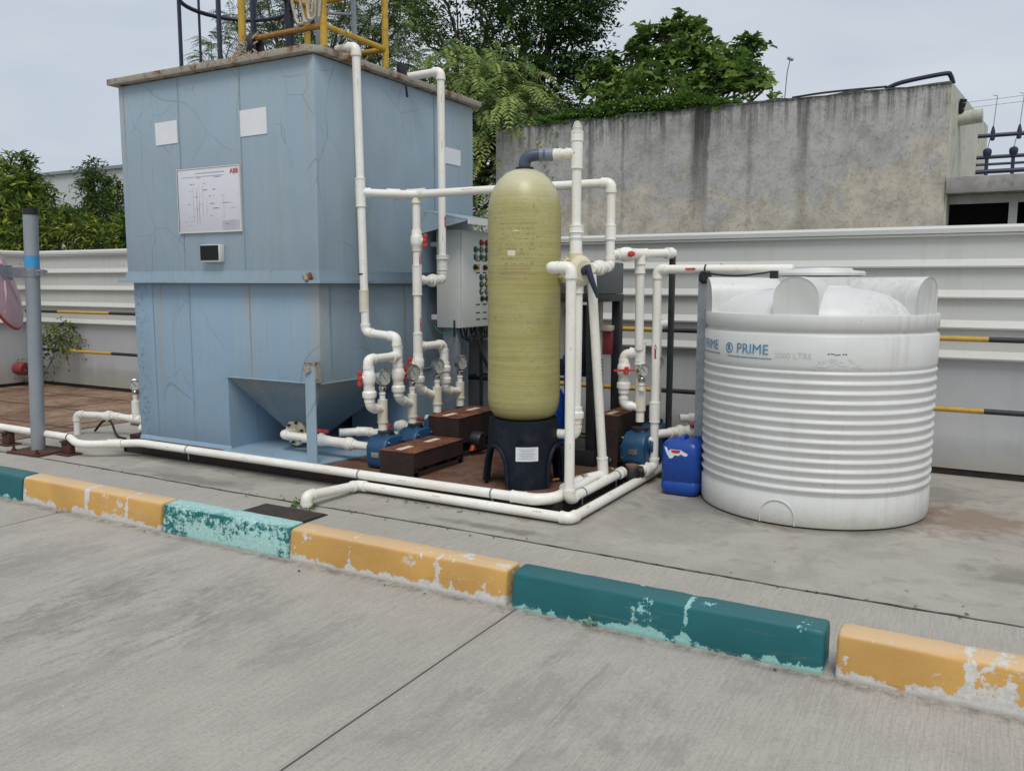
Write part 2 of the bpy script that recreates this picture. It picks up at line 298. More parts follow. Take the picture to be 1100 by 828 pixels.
def fence_paint(name, base, dirtc):
    t = NT(name); P = t.P; x, y, z = t.xyz(P)
    a = t.noise(P, 1.0, 5, .6, sc=(.6, 1, 3)); st = t.noise(P, 1, 5, .65, sc=(11, 11, .5)); ln = t.noise(P, 1, 4, .6, sc=(.7, .7, 46)); f = t.noise(P, 22, 6, .7)
    c = t.mix(t.mr(a, .34, .7), base, tuple(v*.88 for v in base))
    c = t.mix(t.mr(ln, .52, .7, 0, .4), c, tuple(v*.83 for v in base)); c = t.mix(t.mr(st, .55, .75, 0, .3), c, dirtc)
    c = t.mix(t.m2('MULTIPLY', t.mr(t.vor(P, 3.3), .06, .035), t.mr(f, .45, .5, 0, .9)), c, (.06, .055, .05))
    t.color(c); t.rough(.5); t.bump(f, .04, .003); return t.m
MAT['fence'] = fence_paint('fence_sheet_paint', (.59, .595, .56), (.40, .38, .31))
def fence_base():
    t = NT('fence_lower_paint'); P = t.P; x, y, z = t.xyz(P)
    a = t.noise(P, 1.3, 6, .6); f = t.noise(P, 16, 8, .74); st = t.noise(P, 1, 5, .6, sc=(9, 9, .7))
    c = t.mix(t.mr(a, .3, .7), (.44, .455, .475), (.51, .52, .53)); c = t.mix(t.mr(st, .5, .75, 0, .35), c, (.36, .36, .35))
    c = t.mix(t.mr(t.m2('ADD', z, t.m2('MULTIPLY', t.m2('SUBTRACT', a, .5), .5)), .35, .05, 0, .7), c, (.33, .30, .24))
    c = t.mix(t.mr(f, .67, .70, 0, .6), c, (.2, .2, .2))
    t.color(c); t.rough(.7); t.bump(t.m2('ADD', a, t.m2('MULTIPLY', f, .1)), .3, .02); return t.m
MAT['fence_base'] = fence_base()

def frp():
    t = NT('olive_fibreglass'); P = t.O; x, y, z = t.xyz(P)
    band = t.noise(P, 1, 5, .7, sc=(1.6, 1.6, 95)); b2 = t.noise(P, 1, 3, .6, sc=(1.2, 1.2, 22), loc=(0, 0, 4)); a = t.noise(P, 3.0, 5, .62); f = t.noise(P, 40, 6, .75)
    c = t.mix(t.mr(a, .33, .7), (.325, .295, .085), (.42, .385, .155))
    c = t.mix(t.mr(band, .42, .62, 0, .5), c, (.48, .445, .235)); c = t.mix(t.mr(b2, .5, .7, 0, .35), c, (.26, .245, .085))
    c = t.mix(t.m2('MULTIPLY', t.mr(f, .55, .66), t.mr(a, .45, .58, .1, .85)), c, (.19, .18, .08))
    # paler towards the dome
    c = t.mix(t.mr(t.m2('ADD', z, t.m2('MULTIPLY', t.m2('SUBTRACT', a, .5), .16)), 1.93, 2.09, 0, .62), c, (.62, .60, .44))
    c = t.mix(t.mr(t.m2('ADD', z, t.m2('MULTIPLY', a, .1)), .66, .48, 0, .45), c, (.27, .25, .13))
    t.color(c); t.rough(.36); t.bump(t.m2('ADD', band, t.m2('MULTIPLY', f, .3)), .14, .004); return t.m
MAT['frp'] = frp()

def hdpe():
    t = NT('white_polyethylene'); P = t.O; x, y, z = t.xyz(P)
    a = t.noise(P, 1.7, 5, .6); st = t.noise(P, 1, 6, .7, sc=(26, 26, .9)); f = t.noise(P, 18, 7, .72)
    c = t.mix(t.mr(a, .3, .7), (.675, .68, .665), (.60, .605, .585)); c = t.mix(t.mr(st, .55, .74, 0, .35), c, (.47, .46, .42))
    c = t.mix(t.mr(f, .60, .72, 0, .45), c, (.47, .455, .42)); c = t.mix(t.mr(t.m2('ADD', z, t.m2('MULTIPLY', t.m2('SUBTRACT', f, .5), .25)), .13, .0, 0, .6), c, (.45, .41, .34)); c = t.mix(t.m2('MULTIPLY', t.mr(st, .46, .56), t.mr(t.noise(P, 1.4, 3, .5, loc=(7, 1, 0)), .5, .6, 0, .3)), c, (.42, .40, .36))
    c = t.mix(t.m2('MULTIPLY', t.mr(t.vor(P, 9), .05, .03), t.mr(f, .5, .55)), c, (.2, .19, .17))
    t.color(c); t.rough(.42); t.bump(a, .08, .01); t.b.inputs['Subsurface Weight'].default_value = .0; return t.m
MAT['hdpe'] = hdpe()
MAT['black'] = simple('black_steel', (.017, .018, .021), .45, var=.2, dirt=(.06, .055, .05), dirt_amt=.5)
MAT['darkblue_black'] = simple('dark_plastic_base', (.006, .010, .018), .55, var=.2, vscale=5, dirt=(.05, .05, .055), dirt_amt=.4, bump=.12, bscale=30, spec=.22)
MAT['grey'] = simple('galvanised_steel', (.27, .30, .33), .45, .35, var=.16, vscale=14, dirt=(.16, .17, .18), dirt_amt=.6)
MAT['pole'] = simple('grey_painted_pole', (.28, .31, .34), .5, .1, var=.1, vscale=5, dirt=(.36, .34, .3), dirt_amt=.4)
MAT['cabinet'] = simple('cabinet_grey', (.66, .67, .64), .45, var=.05, vscale=2)
MAT['hood'] = simple('hood_grey', (.085, .095, .105), .4, var=.1)
MAT['red'] = simple('red_plastic', (.50, .045, .04), .4, var=.15, vscale=20)
MAT['darkred'] = simple('dark_red_paint', (.22, .035, .045), .5, var=.2)
MAT['yellow'] = simple('yellow_rail_paint', (.50, .315, .025), .45, var=.12, dirt=(.16, .08, .03), dirt_amt=.9, vscale=9)
MAT['rail_rust'] = simple('rusting_yellow_paint', (.33, .17, .04), .7, var=.3, vscale=12, dirt=(.11, .05, .03), dirt_amt=.95)
MAT['stripe_y'] = simple('stripe_yellow', (.52, .32, .05), .5, var=.1, dirt=(.2, .12, .05))
MAT['stripe_b'] = simple('stripe_black', (.022, .024, .028), .5)
MAT['white'] = simple('white_sheet', (.74, .76, .78), .45, var=.03)
MAT['board'] = simple('board_white', (.66, .66, .71), .35, var=.04, vscale=2)
MAT['ink'] = simple('grey_ink', (.46, .46, .52), .6, bump=0); MAT['ink_red'] = simple('red_ink', (.5, .04, .05), .6, bump=0)
MAT['ink_dark'] = simple('dark_ink', (.05, .05, .06), .6, bump=0)
MAT['pumpblue'] = simple('pump_blue', (.014, .068, .155), .4, var=.2, vscale=12, dirt=(.05, .05, .05), dirt_amt=.5)
MAT['canblue'] = simple('jerrycan_blue', (.008, .06, .33), .32, var=.12, vscale=5, dirt=(.03, .08, .25), dirt_amt=.4)
MAT['hose_blue'] = simple('hose_blue', (.03, .13, .33), .4)
MAT['logo'] = simple('logo_blue', (.03, .22, .42), .5, var=.25, vscale=70, dirt=(.55, .6, .64), dirt_amt=.75)
MAT['logo_faint'] = simple('faint_grey_print', (.62, .63, .625), .5, bump=0)
MAT['chrome'] = simple('gauge_steel', (.55, .55, .52), .25, .95, var=.1)
MAT['dial'] = simple('gauge_dial', (.50, .51, .47), .35, var=.1, vscale=40)
MAT['glassblack'] = simple('dark_screen', (.008, .010, .011), .35, spec=.25)
MAT['rubber'] = simple('black_rubber', (.014, .014, .015), .6)
MAT['rope'] = simple('fibre_rope', (.45, .41, .33), .9, var=.2, vscale=60, bump=.3, bscale=150)
MAT['mirror_back'] = simple('faded_pink_back', (.60, .37, .42), .5, var=.12, vscale=4, dirt=(.45, .28, .32), dirt_amt=.5)
MAT['rededge'] = simple('red_rim', (.42, .03, .05), .5)
MAT['mirror'] = simple('mirror_face', (.8, .8, .82), .05, 1, var=.02)
MAT['tape'] = simple('light_blue_tape', (.06, .33, .62), .5)
MAT['wood'] = simple('brown_timber', (.19, .12, .08), .8, var=.2)
MAT['orange'] = simple('orange_feet', (.50, .09, .025), .5)
MAT['tan'] = simple('tan_hose', (.40, .23, .11), .5)
MAT['navy'] = simple('navy_rail_paint', (.022, .026, .055), .45, var=.15)
MAT['dark_open'] = simple('dark_room_glass', (.004, .004, .005), .6, spec=.05)
MAT['warehouse'] = simple('warehouse_panel', (.50, .53, .52), .6, var=.05, vscale=.6)
MAT['whiteframe'] = simple('white_frame', (.55, .54, .52), .6, dirt=(.3, .28, .25))
MAT['drain'] = rust('drain_cover_steel', (.055, .035, .028), (.035, .028, .027), .5)
MAT['bark'] = simple('bark', (.085, .065, .05), .9, var=.3, vscale=9, bump=.5, bscale=25)
for nm, cl in (('lampg', (.02, .20, .08)), ('lampw', (.30, .32, .22)), ('lampy', (.70, .36, .03)), ('lampr', (.65, .03, .03)), ('lampk', (.02, .02, .02))):
    MAT[nm] = simple(nm+'_lens', cl, .3, bump=0)

def leafmat(name, dark, light, third, trans=.25):
    t = NT(name)
    at = t.n('ShaderNodeAttribute'); at.attribute_name = 'tone'
    rp = t.n('ShaderNodeValToRGB'); e = rp.color_ramp.elements; e[0].color = (*dark, 1); e[1].color = (*third, 1); m = e.new(.6); m.color = (*light, 1)
    t.l(at.outputs['Fac'], rp.inputs[0]); t.color(rp.outputs[0]); t.rough(.55); t.b.inputs['Specular IOR Level'].default_value = .25
    tr = t.n('ShaderNodeBsdfTranslucent'); t.l(rp.outputs[0], tr.inputs[0]); mx = t.n('ShaderNodeMixShader'); mx.inputs[0].default_value = trans
    t.l(t.b.outputs[0], mx.inputs[1]); t.l(tr.outputs[0], mx.inputs[2]); t.l(mx.outputs[0], t.out.inputs[0])
    return t.m
MAT['leaf_dark'] = leafmat('dark_leaf', (.022, .052, .018), (.06, .125, .035), (.15, .24, .05))
MAT['leaf_feather'] = leafmat('feathery_leaf', (.05, .10, .035), (.17, .25, .07), (.36, .42, .13))
MAT['leaf_broad'] = leafmat('broad_leaf', (.03, .07, .02), (.15, .255, .055), (.36, .46, .13), .35)
MAT['leaf_bush'] = leafmat('bush_leaf', (.03, .065, .02), (.13, .20, .035), (.42, .44, .06), .3)
MAT['leaf_vine'] = leafmat('vine_leaf', (.03, .08, .015), (.09, .19, .03), (.17, .30, .05), .3)

# ------------------------------------------------------------------ mesh helpers
class MB:
    def __init__(s): s.v = []; s.f = []; s.mi = []
    def add(s, vs, fs, mi=0):
        o = len(s.v); s.v += [tuple(v) for v in vs]; s.f += [tuple(i+o for i in f) for f in fs]; s.mi += [mi]*len(fs); return s
    def box(s, a, b, mi=0):
        x0, y0, z0 = a; x1, y1, z1 = b
        return s.add([(x0, y0, z0), (x1, y0, z0), (x1, y1, z0), (x0, y1, z0), (x0, y0, z1), (x1, y0, z1), (x1, y1, z1), (x0, y1, z1)],
                     [(0, 3, 2, 1), (4, 5, 6, 7), (0, 1, 5, 4), (1, 2, 6, 5), (2, 3, 7, 6), (3, 0, 4, 7)], mi)
    def obox(s, c, sx, sy, sz, ax=(1, 0, 0), az=(0, 0, 1), mi=0):
        ax = Vector(ax).normalized(); az = Vector(az).normalized(); ay = az.cross(ax).normalized(); az = ax.cross(ay); c = Vector(c)
        vs = [c+ax*(i*sx/2)+ay*(j*sy/2)+az*(k*sz/2) for k in (-1, 1) for i, j in ((-1, -1), (1, -1), (1, 1), (-1, 1))]
        return s.add(vs, [(0, 3, 2, 1), (4, 5, 6, 7), (0, 1, 5, 4), (1, 2, 6, 5), (2, 3, 7, 6), (3, 0, 4, 7)], mi)
    def tube(s, pts, r, n=14, caps=True, mi=0):
        pts = [Vector(p) for p in pts]; rs = r if isinstance(r, (list, tuple)) else [r]*len(pts)
        t0 = (pts[1]-pts[0]).normalized(); u = t0.orthogonal().normalized(); vs = []
        for i, p in enumerate(pts):
            if i == 0: t = t0
            elif i == len(pts)-1: t = (pts[-1]-pts[-2]).normalized()
            else: t = ((pts[i+1]-p).normalized()+(p-pts[i-1]).normalized()).normalized()
            u = (u-t*u.dot(t)).normalized(); v = t.cross(u)
            vs += [p+(u*math.cos(2*math.pi*k/n)+v*math.sin(2*math.pi*k/n))*rs[i] for k in range(n)]
        fs = [(i*n+k, i*n+(k+1) % n, (i+1)*n+(k+1) % n, (i+1)*n+k) for i in range(len(pts)-1) for k in range(n)]
        if caps: fs += [tuple(range(n-1, -1, -1)), tuple((len(pts)-1)*n+k for k in range(n))]
        return s.add(vs, fs, mi)
    def cyl(s, a, b, r, r2=None, n=18, mi=0): return s.tube([a, b], [r, r if r2 is None else r2], n, True, mi)
    def lathe(s, prof, o=(0, 0, 0), axis=(0, 0, 1), n=48, mi=0, cap=True):
        o = Vector(o); ax = Vector(axis).normalized(); u = ax.orthogonal().normalized(); v = ax.cross(u)
        if abs(ax.z) > .99: u = Vector((1, 0, 0)); v = Vector((0, 1, 0))
        vs = [o+ax*h+(u*math.cos(2*math.pi*k/n)+v*math.sin(2*math.pi*k/n))*r for r, h in prof for k in range(n)]
        fs = [(i*n+k, i*n+(k+1) % n, (i+1)*n+(k+1) % n, (i+1)*n+k) for i in range(len(prof)-1) for k in range(n)]
        if cap: fs += [tuple(range(n-1, -1, -1)), tuple((len(prof)-1)*n+k for k in range(n))]
        return s.add(vs, fs, mi)
    def sphere(s, c, r, n=14, sc=(1, 1, 1), mi=0):
        m = n//2; pr = [(r*math.sin(math.pi*(i+.001)/m), -r*math.cos(math.pi*i/m)) for i in range(m+1)]
        o = len(s.v); s.lathe([(max(a, 1e-4), h) for a, h in pr], (0, 0, 0), n=n, mi=mi)
        for i in range(o, len(s.v)): p = s.v[i]; s.v[i] = (c[0]+p[0]*sc[0], c[1]+p[1]*sc[1], c[2]+p[2]*sc[2])
        return s
    def prism(s, poly, axis, a, b, mi=0):
        """poly: 2D points in the two remaining axes (in xyz order); extruded from a to b along axis"""
        def mk(p, h): q = list(p); q.insert('xyz'.index(axis), h); return tuple(q)
        n = len(poly); vs = [mk(p, a) for p in poly]+[mk(p, b) for p in poly]
        fs = [tuple(range(n-1, -1, -1)), tuple(range(n, 2*n))]+[(i, (i+1) % n, n+(i+1) % n, n+i) for i in range(n)]
        return s.add(vs, fs, mi)
OFF = {}
def mesh_obj(name, mb, mats, off=(0, 0, 0), bevel=0, seg=2, smooth=35):
    me = bpy.data.meshes.new(name); o = Vector(off)
    me.from_pydata([tuple(Vector(v)-o) for v in mb.v], [], mb.f)
    for m in (mats if isinstance(mats, (list, tuple)) else [mats]): me.materials.append(MAT[m] if isinstance(m, str) else m)
    for p, k in zip(me.polygons, mb.mi): p.material_index = k
    bm = bmesh.new(); bm.from_mesh(me)
    bmesh.ops.remove_doubles(bm, verts=bm.verts, dist=1e-5)
    bmesh.ops.recalc_face_normals(bm, faces=bm.faces)
    if bevel:
        ed = [e for e in bm.edges if len(e.link_faces) == 2 and e.calc_face_angle(0) > .5]
        bmesh.ops.bevel(bm, geom=ed, offset=bevel, segments=seg, profile=.5, affect='EDGES', clamp_overlap=True)
    for f in bm.faces: f.smooth = True
    for e in bm.edges:
        if len(e.link_faces) == 2: e.smooth = e.calc_face_angle(0) < R_(smooth)
    bm.to_mesh(me); bm.free()
    ob = bpy.data.objects.new(name, me); COL.objects.link(ob); return ob
def settags(o, label=None, cat=None, group=None, kind=None):
    if label: o['label'] = label
    if cat: o['category'] = cat
    if group: o['group'] = group
    if kind: o['kind'] = kind
    return o
def thing(name, label, cat, loc, group=None):
    e = bpy.data.objects.new(name, None); e.empty_display_size = .1; e.location = loc; COL.objects.link(e); OFF[e.name] = Vector(loc)
    return settags(e, label, cat, group)
def part(parent, name, mb, mat, label=None, **k):
    off = OFF[parent.name]; o = mesh_obj(name, mb, mat, off, **k); o.parent = parent; OFF[o.name] = off
    if label: o['label'] = label
    return o
def single(name, label, cat, mb, mat, loc, group=None, **k):
    o = mesh_obj(name, mb, mat, loc, **k); o.location = loc; OFF[o.name] = Vector(loc); return settags(o, label, cat, group)
def struct(name, mb, mat, **k):
    o = mesh_obj(name, mb, mat, (0, 0, 0), **k); o['kind'] = 'structure'; return o
def bez(pts, n=14):
    """Catmull-Rom through points"""
    P = [Vector(p) for p in pts]; P = [P[0]*2-P[1]]+P+[P[-1]*2-P[-2]]; out = []
    for i in range(1, len(P)-2):
        a, b, c, d = P[i-1:i+3]
        for k in range(n):
            t = k/n; out.append(.5*((2*b)+(c-a)*t+(2*a-5*b+4*c-d)*t*t+(-a+3*b-3*c+d)*t**3))
    out.append(P[-2]); return out
def textmb(s, size, place, mi=0, bold=0.0, depth=.0035, align='CENTER'):
    """text outline as a thin solid; place(u, v, w) -> world point"""
    cu = bpy.data.curves.new('t', 'FONT'); cu.body = s; cu.size = size; cu.align_x = align; cu.align_y = 'CENTER'; cu.offset = bold; cu.extrude = 0; cu.resolution_u = 3
    ob = bpy.data.objects.new('t', cu); COL.objects.link(ob); dg = bpy.context.evaluated_depsgraph_get(); me = bpy.data.meshes.new_from_object(ob.evaluated_get(dg))
    mb = MB(); mb.add([place(v.co.x, v.co.y, depth) for v in me.vertices], [tuple(p.vertices) for p in me.polygons], mi)
    bpy.data.objects.remove(ob); bpy.data.curves.remove(cu); bpy.data.meshes.remove(me); return mb
def join(*mbs):
    o = MB()
    for m in mbs:
        k = len(o.v); o.v += m.v; o.f += [tuple(i+k for i in f) for f in m.f]; o.mi += m.mi
    return o

# ------------------------------------------------------------------ the ground
g = MB().add([(-400, -400, -.02), (400, -400, -.02), (400, 400, -.02), (-400, 400, -.02)], [(0, 1, 2, 3)]); struct('ground', g, 'ground')
struct('road', MB().add([(-30, -8, 0), (16, -8, 0), (16, 3.36, 0), (-30, 3.36, 0)], [(0, 1, 2, 3)]), 'road')
struct('pavement', MB().add([(-30, 3.36, .0), (16, 3.36, .0), (16, 4.206, .0), (-30, 4.206, .0)], [(0, 1, 2, 3)]), 'pavement')
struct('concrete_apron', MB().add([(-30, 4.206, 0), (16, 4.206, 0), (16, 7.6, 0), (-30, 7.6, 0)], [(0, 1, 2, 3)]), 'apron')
struct('stained_floor', MB().add([(-13, 3.9, .006), (-8.04, 3.9, .006), (-8.04, 7.42, .006), (-13, 7.42, .006)], [(0, 1, 2, 3)]), 'rustfloor')
jm = MB(); yb = []
for i in range(240):
    x = -14+i*.09; yb.append((x, 4.206+.012*math.sin(x*1.7)+random.uniform(-.004, .004), random.uniform(.004, .011)))
jm.add([(x, y-wd, .004) for x, y, wd in yb]+[(x, y+wd, .004) for x, y, wd in yb], [(i, i+1, 240+i+1, 240+i) for i in range(239)])
struct('pavement_joint', jm, 'joint')

# ------------------------------------------------------------------ kerb
Y1, Y2, G1, G2, TL = (.58, .33, .09), (.64, .62, .58), (.006, .118, .132), (.30, .58, .54), (.40, .64, .60)
KB = [(-7.15, -5.742, 'dark teal kerb segment at the far left beside the mirror post', G1, G2, .02, [-6.4], False),
      (-5.722, -4.302, 'yellow kerb segment with chipped lower edge, leftmost of the yellow ones', Y1, Y2, .045, [-5.02, -4.62], False),
      (-4.282, -3.262, 'pale worn turquoise kerb segment with most of its dark paint rubbed away', (.008, .13, .135), TL, .5, [-3.8], True),
      (-3.245, -1.882, 'yellow kerb segment with white bare patches at its joints, middle of the yellow ones', Y1, Y2, .12, [-2.83, -2.27], False),
      (-1.852, -.468, 'dark teal kerb segment with pale chips, between the middle and right yellow ones', G1, G2, .03, [-1.02], False),
      (-.425, 1.02, 'yellow kerb segment at the right edge with a broad bare strip along its foot', Y1, Y2, .10, [.02, .45], False)]
for i, (xa, xb, lab, pc, cc, am, seams, worn) in enumerate(KB):
    m = kerb_paint('kerb_paint_%d' % i, pc, cc, am, seams, xa*1.37, worn=worn)
    prof = [(3.288, -.01), (3.292, .05), (3.304, .150), (3.307, .160), (3.313, .167), (3.322, .170), (3.372, .174), (3.42, .175), (3.432, .171), (3.438, .160), (3.44, -.01)]
    mb = MB(); n = len(prof); cols = []; xs = [xa, xa+.004, xa+.014]
    x = xa+.06
    while x < xb-.05: xs.append(x); x += .06
    xs += [xb-.014, xb-.004, xb]
    for j, x in enumerate(xs):
        inset = {0: .014, 1: .004, 2: 0}.get(j, {len(xs)-1: .014, len(xs)-2: .004}.get(j, 0))
        sd = .0018 if 2 < j < len(xs)-3 else 0
        groove = min([abs(x-s_) for s_ in seams]+[9]); gz = .003 if groove < .03 else 0
        for (y, z) in prof:
            cy, cz = 3.365, .08
            mb.v.append((x, y+(inset if y < cy else -inset)+random.uniform(-sd, sd)+(gz if y < cy else 0), z-(inset if z > cz else 0)+random.uniform(-sd, sd)-(gz if z > cz else 0)))
    for j in range(len(xs)-1):
        for k in range(n-1): mb.f.append((j*n+k, (j+1)*n+k, (j+1)*n+k+1, j*n+k+1)); mb.mi.append(0)
    mb.f += [tuple(range(n)), tuple(range(len(xs)*n-1, (len(xs)-1)*n-1, -1))]; mb.mi += [0, 0]
    single('kerb_stone', lab, 'kerb', mb, m, ((xa+xb)/2, 3.36, 0), 'painted kerb segments in a row', smooth=50)

# dark access cover in the pavement
t = thing('drain_cover', 'dark brown steel access cover set in the pavement behind the worn turquoise kerb', 'drain cover', (-3.93, 3.96, 0))
part(t, 'frame', MB().box((-4.215, 3.84, .001), (-3.66, 4.07, .006)), 'skid_side')
mb = MB().box((-4.20, 3.85, .0065), (-3.675, 4.06, .012))
part(t, 'lid', mb, 'drain', bevel=.002)

# ------------------------------------------------------------------ fence
def ribprof():
    pr = [(0, .93)]
    pts = []
    for rb in (.925, 1.16, 1.392, 1.628, 1.868):
        pts += [(0, rb-.012), (-.006, rb-.006), (-.040, rb), (-.043, rb+.012), (-.012, rb+.052), (0, rb+.066)]
    return pts+[(0, 1.94), (.035, 1.94), (.035, .90)]
def fence(label, axis, c, a, b, loc):
    t = thing('boundary_fence', label, 'fence', loc, 'sheet steel boundary fence')
    sgn = 1
    if axis == 'x':
        poly = [(c+o*sgn, z) for o, z in ribprof()]
        part(t, 'ribbed_sheet', MB().prism(poly, 'x', a, b), 'fence', smooth=20)
        part(t, 'cap_rail', MB().prism([(c-.050, 1.890), (c-.052, 1.925), (c-.020, 1.948), (c+.05, 1.948), (c+.05, 1.92), (c-.014, 1.90)], 'x', a, b), 'fence', smooth=20)
        part(t, 'lower_panel', MB().box((a, c+.012, .055), (b, c+.03, .915)), 'fence_base')
        part(t, 'base_strip', MB().box((a, c+.022, -.01), (b, c+.10, .056)), 'skid_side')
    else:
        poly = [(c-o, z) for o, z in ribprof()]
        part(t, 'ribbed_sheet', MB().prism(poly, 'y', a, b), 'fence', smooth=20)
        part(t, 'cap_rail', MB().prism([(c+.050, 1.890), (c+.052, 1.925), (c+.020, 1.948), (c-.05, 1.948), (c-.05, 1.92), (c+.014, 1.90)], 'y', a, b), 'fence', smooth=20)
        part(t, 'lower_panel', MB().box((c-.03, a, .055), (c-.012, b, .915)), 'fence_base')
        part(t, 'base_strip', MB().box((c-.1, a, -.01), (c-.022, b, .056)), 'skid_side')
    return t
fence('long white ribbed steel fence running behind the blue tank and the white tank', 'x', 7.40, -12.18, 7.0, (-2.6, 7.4, 0))
fence('short white ribbed fence side running forward behind the round mirror at the left edge', 'y', -12.20, -2.0, 7.36, (-12.2, 3, 0))

def rail(label, z, loc, bounds, y=7.20):
    t = thing('striped_guard_bar', label, 'guard bar', loc, 'black and yellow guard bars along the fence')
    for (a, b, m) in bounds:
        part(t, 'yellow_band' if m == 'stripe_y' else 'black_band', MB().tube([(a, y, z), (b, y, z)], .021, 12), m)
    for x in (-9.0, -4.6, -3.2, 1.8):
        part(t, 'bracket', MB().tube([(x, y, z), (x, 7.44, z)], .016, 8), 'black')
def bounds(off):
    e = [-12.1]; x = -11.34+off; k = []; cur = 'stripe_b'; last = -12.1
    seq = [x, x+1.13]
    while seq[-1] < 6:
        seq.append(seq[-1]+1.40); seq.append(seq[-1]+1.13)
    for s_ in seq: k.append((last, s_, cur)); cur = 'stripe_y' if cur == 'stripe_b' else 'stripe_b'; last = s_
    return k
bd = [(-12.1, -11.34, 'stripe_b'), (-11.34, -10.21, 'stripe_y'), (-10.21, -8.8, 'stripe_b'), (-8.8, -7.6, 'stripe_y'), (-7.6, -6.2, 'stripe_b'), (-6.2, -5.1, 'stripe_y'), (-5.1, -3.7, 'stripe_b'), (-3.7, -2.60, 'stripe_y'), (-2.60, -1.1, 'stripe_b'), (-1.1, .025, 'stripe_y'), (.025, 1.45, 'stripe_b'), (1.45, 2.6, 'stripe_y'), (2.6, 4.0, 'stripe_b')]
rail('upper black and yellow guard bar along the back fence', 1.092, (-2, 7.2, 1.09), bd)
rail('lower black and yellow guard bar along the back fence', .552, (-2, 7.2, .55), bd)
t = thing('fence_post', 'dark grey post with a red drum fitting at the fence corner, left edge', 'post', (-12.05, 7.22, 0))
part(t, 'post', MB().box((-12.11, 7.18, 0), (-12.03, 7.26, .9)), 'grey')
part(t, 'drum', MB().lathe([(.05, -.09), (.085, -.085), (.095, -.05), (.095, .05), (.085, .085), (.05, .09)], (-12.06, 7.05, .27), (1, .2, 0), 20), 'darkred')

# ------------------------------------------------------------------ grey building behind
t = thing('concrete_building', 'weathered grey concrete building wall rising behind the fence', 'building', (-3, 10.4, 0))
wp = [(-6.02, 10.25), (-.47, 10.25), (-.16, 13.2), (-6.02, 13.2)]
mb = MB().prism(wp, 'z', 0, 3.60); part(t, 'wall', mb, 'wall')
mb = MB(); n = 40; tops = []
for i in range(n+1):
    x = -6.02+5.55*i/n; tops.append((x, 3.60+random.uniform(.002, .03)+.01*math.sin(i)))
for i in range(n):
    (xa, za), (xb, zb) = tops[i], tops[i+1]
    mb.add([(xa, 10.245, 3.595), (xb, 10.245, 3.595), (xb, 10.245, zb), (xa, 10.245, za), (xa, 10.42, 3.595), (xb, 10.42, 3.595), (xb, 10.42, zb), (xa, 10.42, za)],
           [(0, 1, 2, 3), (3, 2, 6, 7), (5, 4, 7, 6)])
part(t, 'coping', mb, 'wall')
part(t, 'side_render', MB().add([(-.468, 10.262, 2.0), (-.155, 13.2, 2.0), (-.155, 13.2, 3.60), (-.468, 10.262, 3.60), (-.448, 10.262, 2.0), (-.135, 13.2, 2.0), (-.135, 13.2, 3.59), (-.448, 10.262, 3.59)],
     [(4, 5, 6, 7), (7, 6, 2, 3), (0, 1, 5, 4), (0, 4, 7, 3), (1, 2, 6, 5)]), 'render')
part(t, 'roof_slab', MB().box((-.462, 10.20, 2.452), (6, 13.4, 2.625)), 'fascia', bevel=.008)
part(t, 'lower_wall', MB().box((-.462, 10.52, 0), (6, 10.6, 1.9)), 'fascia')
part(t, 'back_room', MB().box((-.462, 11.2, 0), (6, 11.3, 2.45)), 'dark_open')
f = part(t, 'window', MB().box((-.44, 10.46, 2.36), (.32, 10.50, 2.45)).box((.135, 10.44, 1.9), (.215, 10.50, 2.36)).box((-.44, 10.46, 1.85), (.135, 10.50, 1.95)), 'whiteframe')
part(f, 'pane', MB().box((-.44, 10.475, 1.95), (.135, 10.485, 2.36)), 'dark_open')
part(t, 'drain_spout', MB().tube([(-.46, 10.75, 3.30), (-.17, 10.72, 3.32)], .075, 18), 'render')
part(t, 'roof_hose', MB().tube(bez([(-1.12, 10.33, 3.62), (-.95, 10.33, 3.675), (-.55, 10.34, 3.72), (-.49, 10.36, 3.70), (-.46, 10.4, 3.62)], 6), .024, 10), 'navy')
part(t, 'roof_cable', MB().tube(bez([(-2.1, 10.3, 3.625), (-1.7, 10.28, 3.64), (-1.1, 10.3, 3.64)], 8), .012, 8), 'rubber')
r_ = MB()
for z, rr_ in ((3.075, .022), (2.85, .02), (2.775, .014), (2.70, .024)): r_.tube([(-.2, 10.55, z), (6, 10.55, z)], rr_, 8)
rl = part(t, 'roof_railing', r_, 'navy')
b_ = MB()
for i in range(10):
    x = -.10+i*.243
    b_.lathe([(.018, 2.62), (.018, 2.83), (.03, 2.84), (.032, 2.86), (.04, 2.88), (.044, 2.905), (.038, 2.93), (.015, 2.945)], (x, 10.55, 0), n=10)
    b_.lathe([(.012, 3.02), (.022, 3.03), (.024, 3.06), (.024, 3.10), (.016, 3.14), (.008, 3.17)], (x+.04, 10.55, 0), n=8)
part(rl, 'finials', b_, 'navy')
wv = MB()
for i in range(10):
    x = -.10+i*.243; wv.tube([(x, 10.55, 2.94), (x+.04, 10.55, 3.16), (x+.06, 10.55, 3.48), (x+.02, 10.55, 3.49)], .0045, 5)
for z in (3.44, 3.38): wv.tube([(-.36, 10.56, z), (6, 10.5, z+.25)], .003, 5)
part(rl, 'fence_wires', wv, 'grey')
part(t, 'insulator', MB().tube([(-.39, 10.7, 3.36), (-.36, 10.66, 3.50)], .035, 8), 'rubber')
single('aerial', 'thin bent aerial rod standing on top of the concrete wall', 'aerial', MB().tube([(-2.22, 10.45, 3.6), (-2.20, 10.45, 3.95), (-2.17, 10.45, 4.1)], .007, 6).tube([(-2.2, 10.45, 4.11), (-2.14, 10.45, 4.08)], .018, 6), 'grey', (-2.22, 10.45, 3.6))

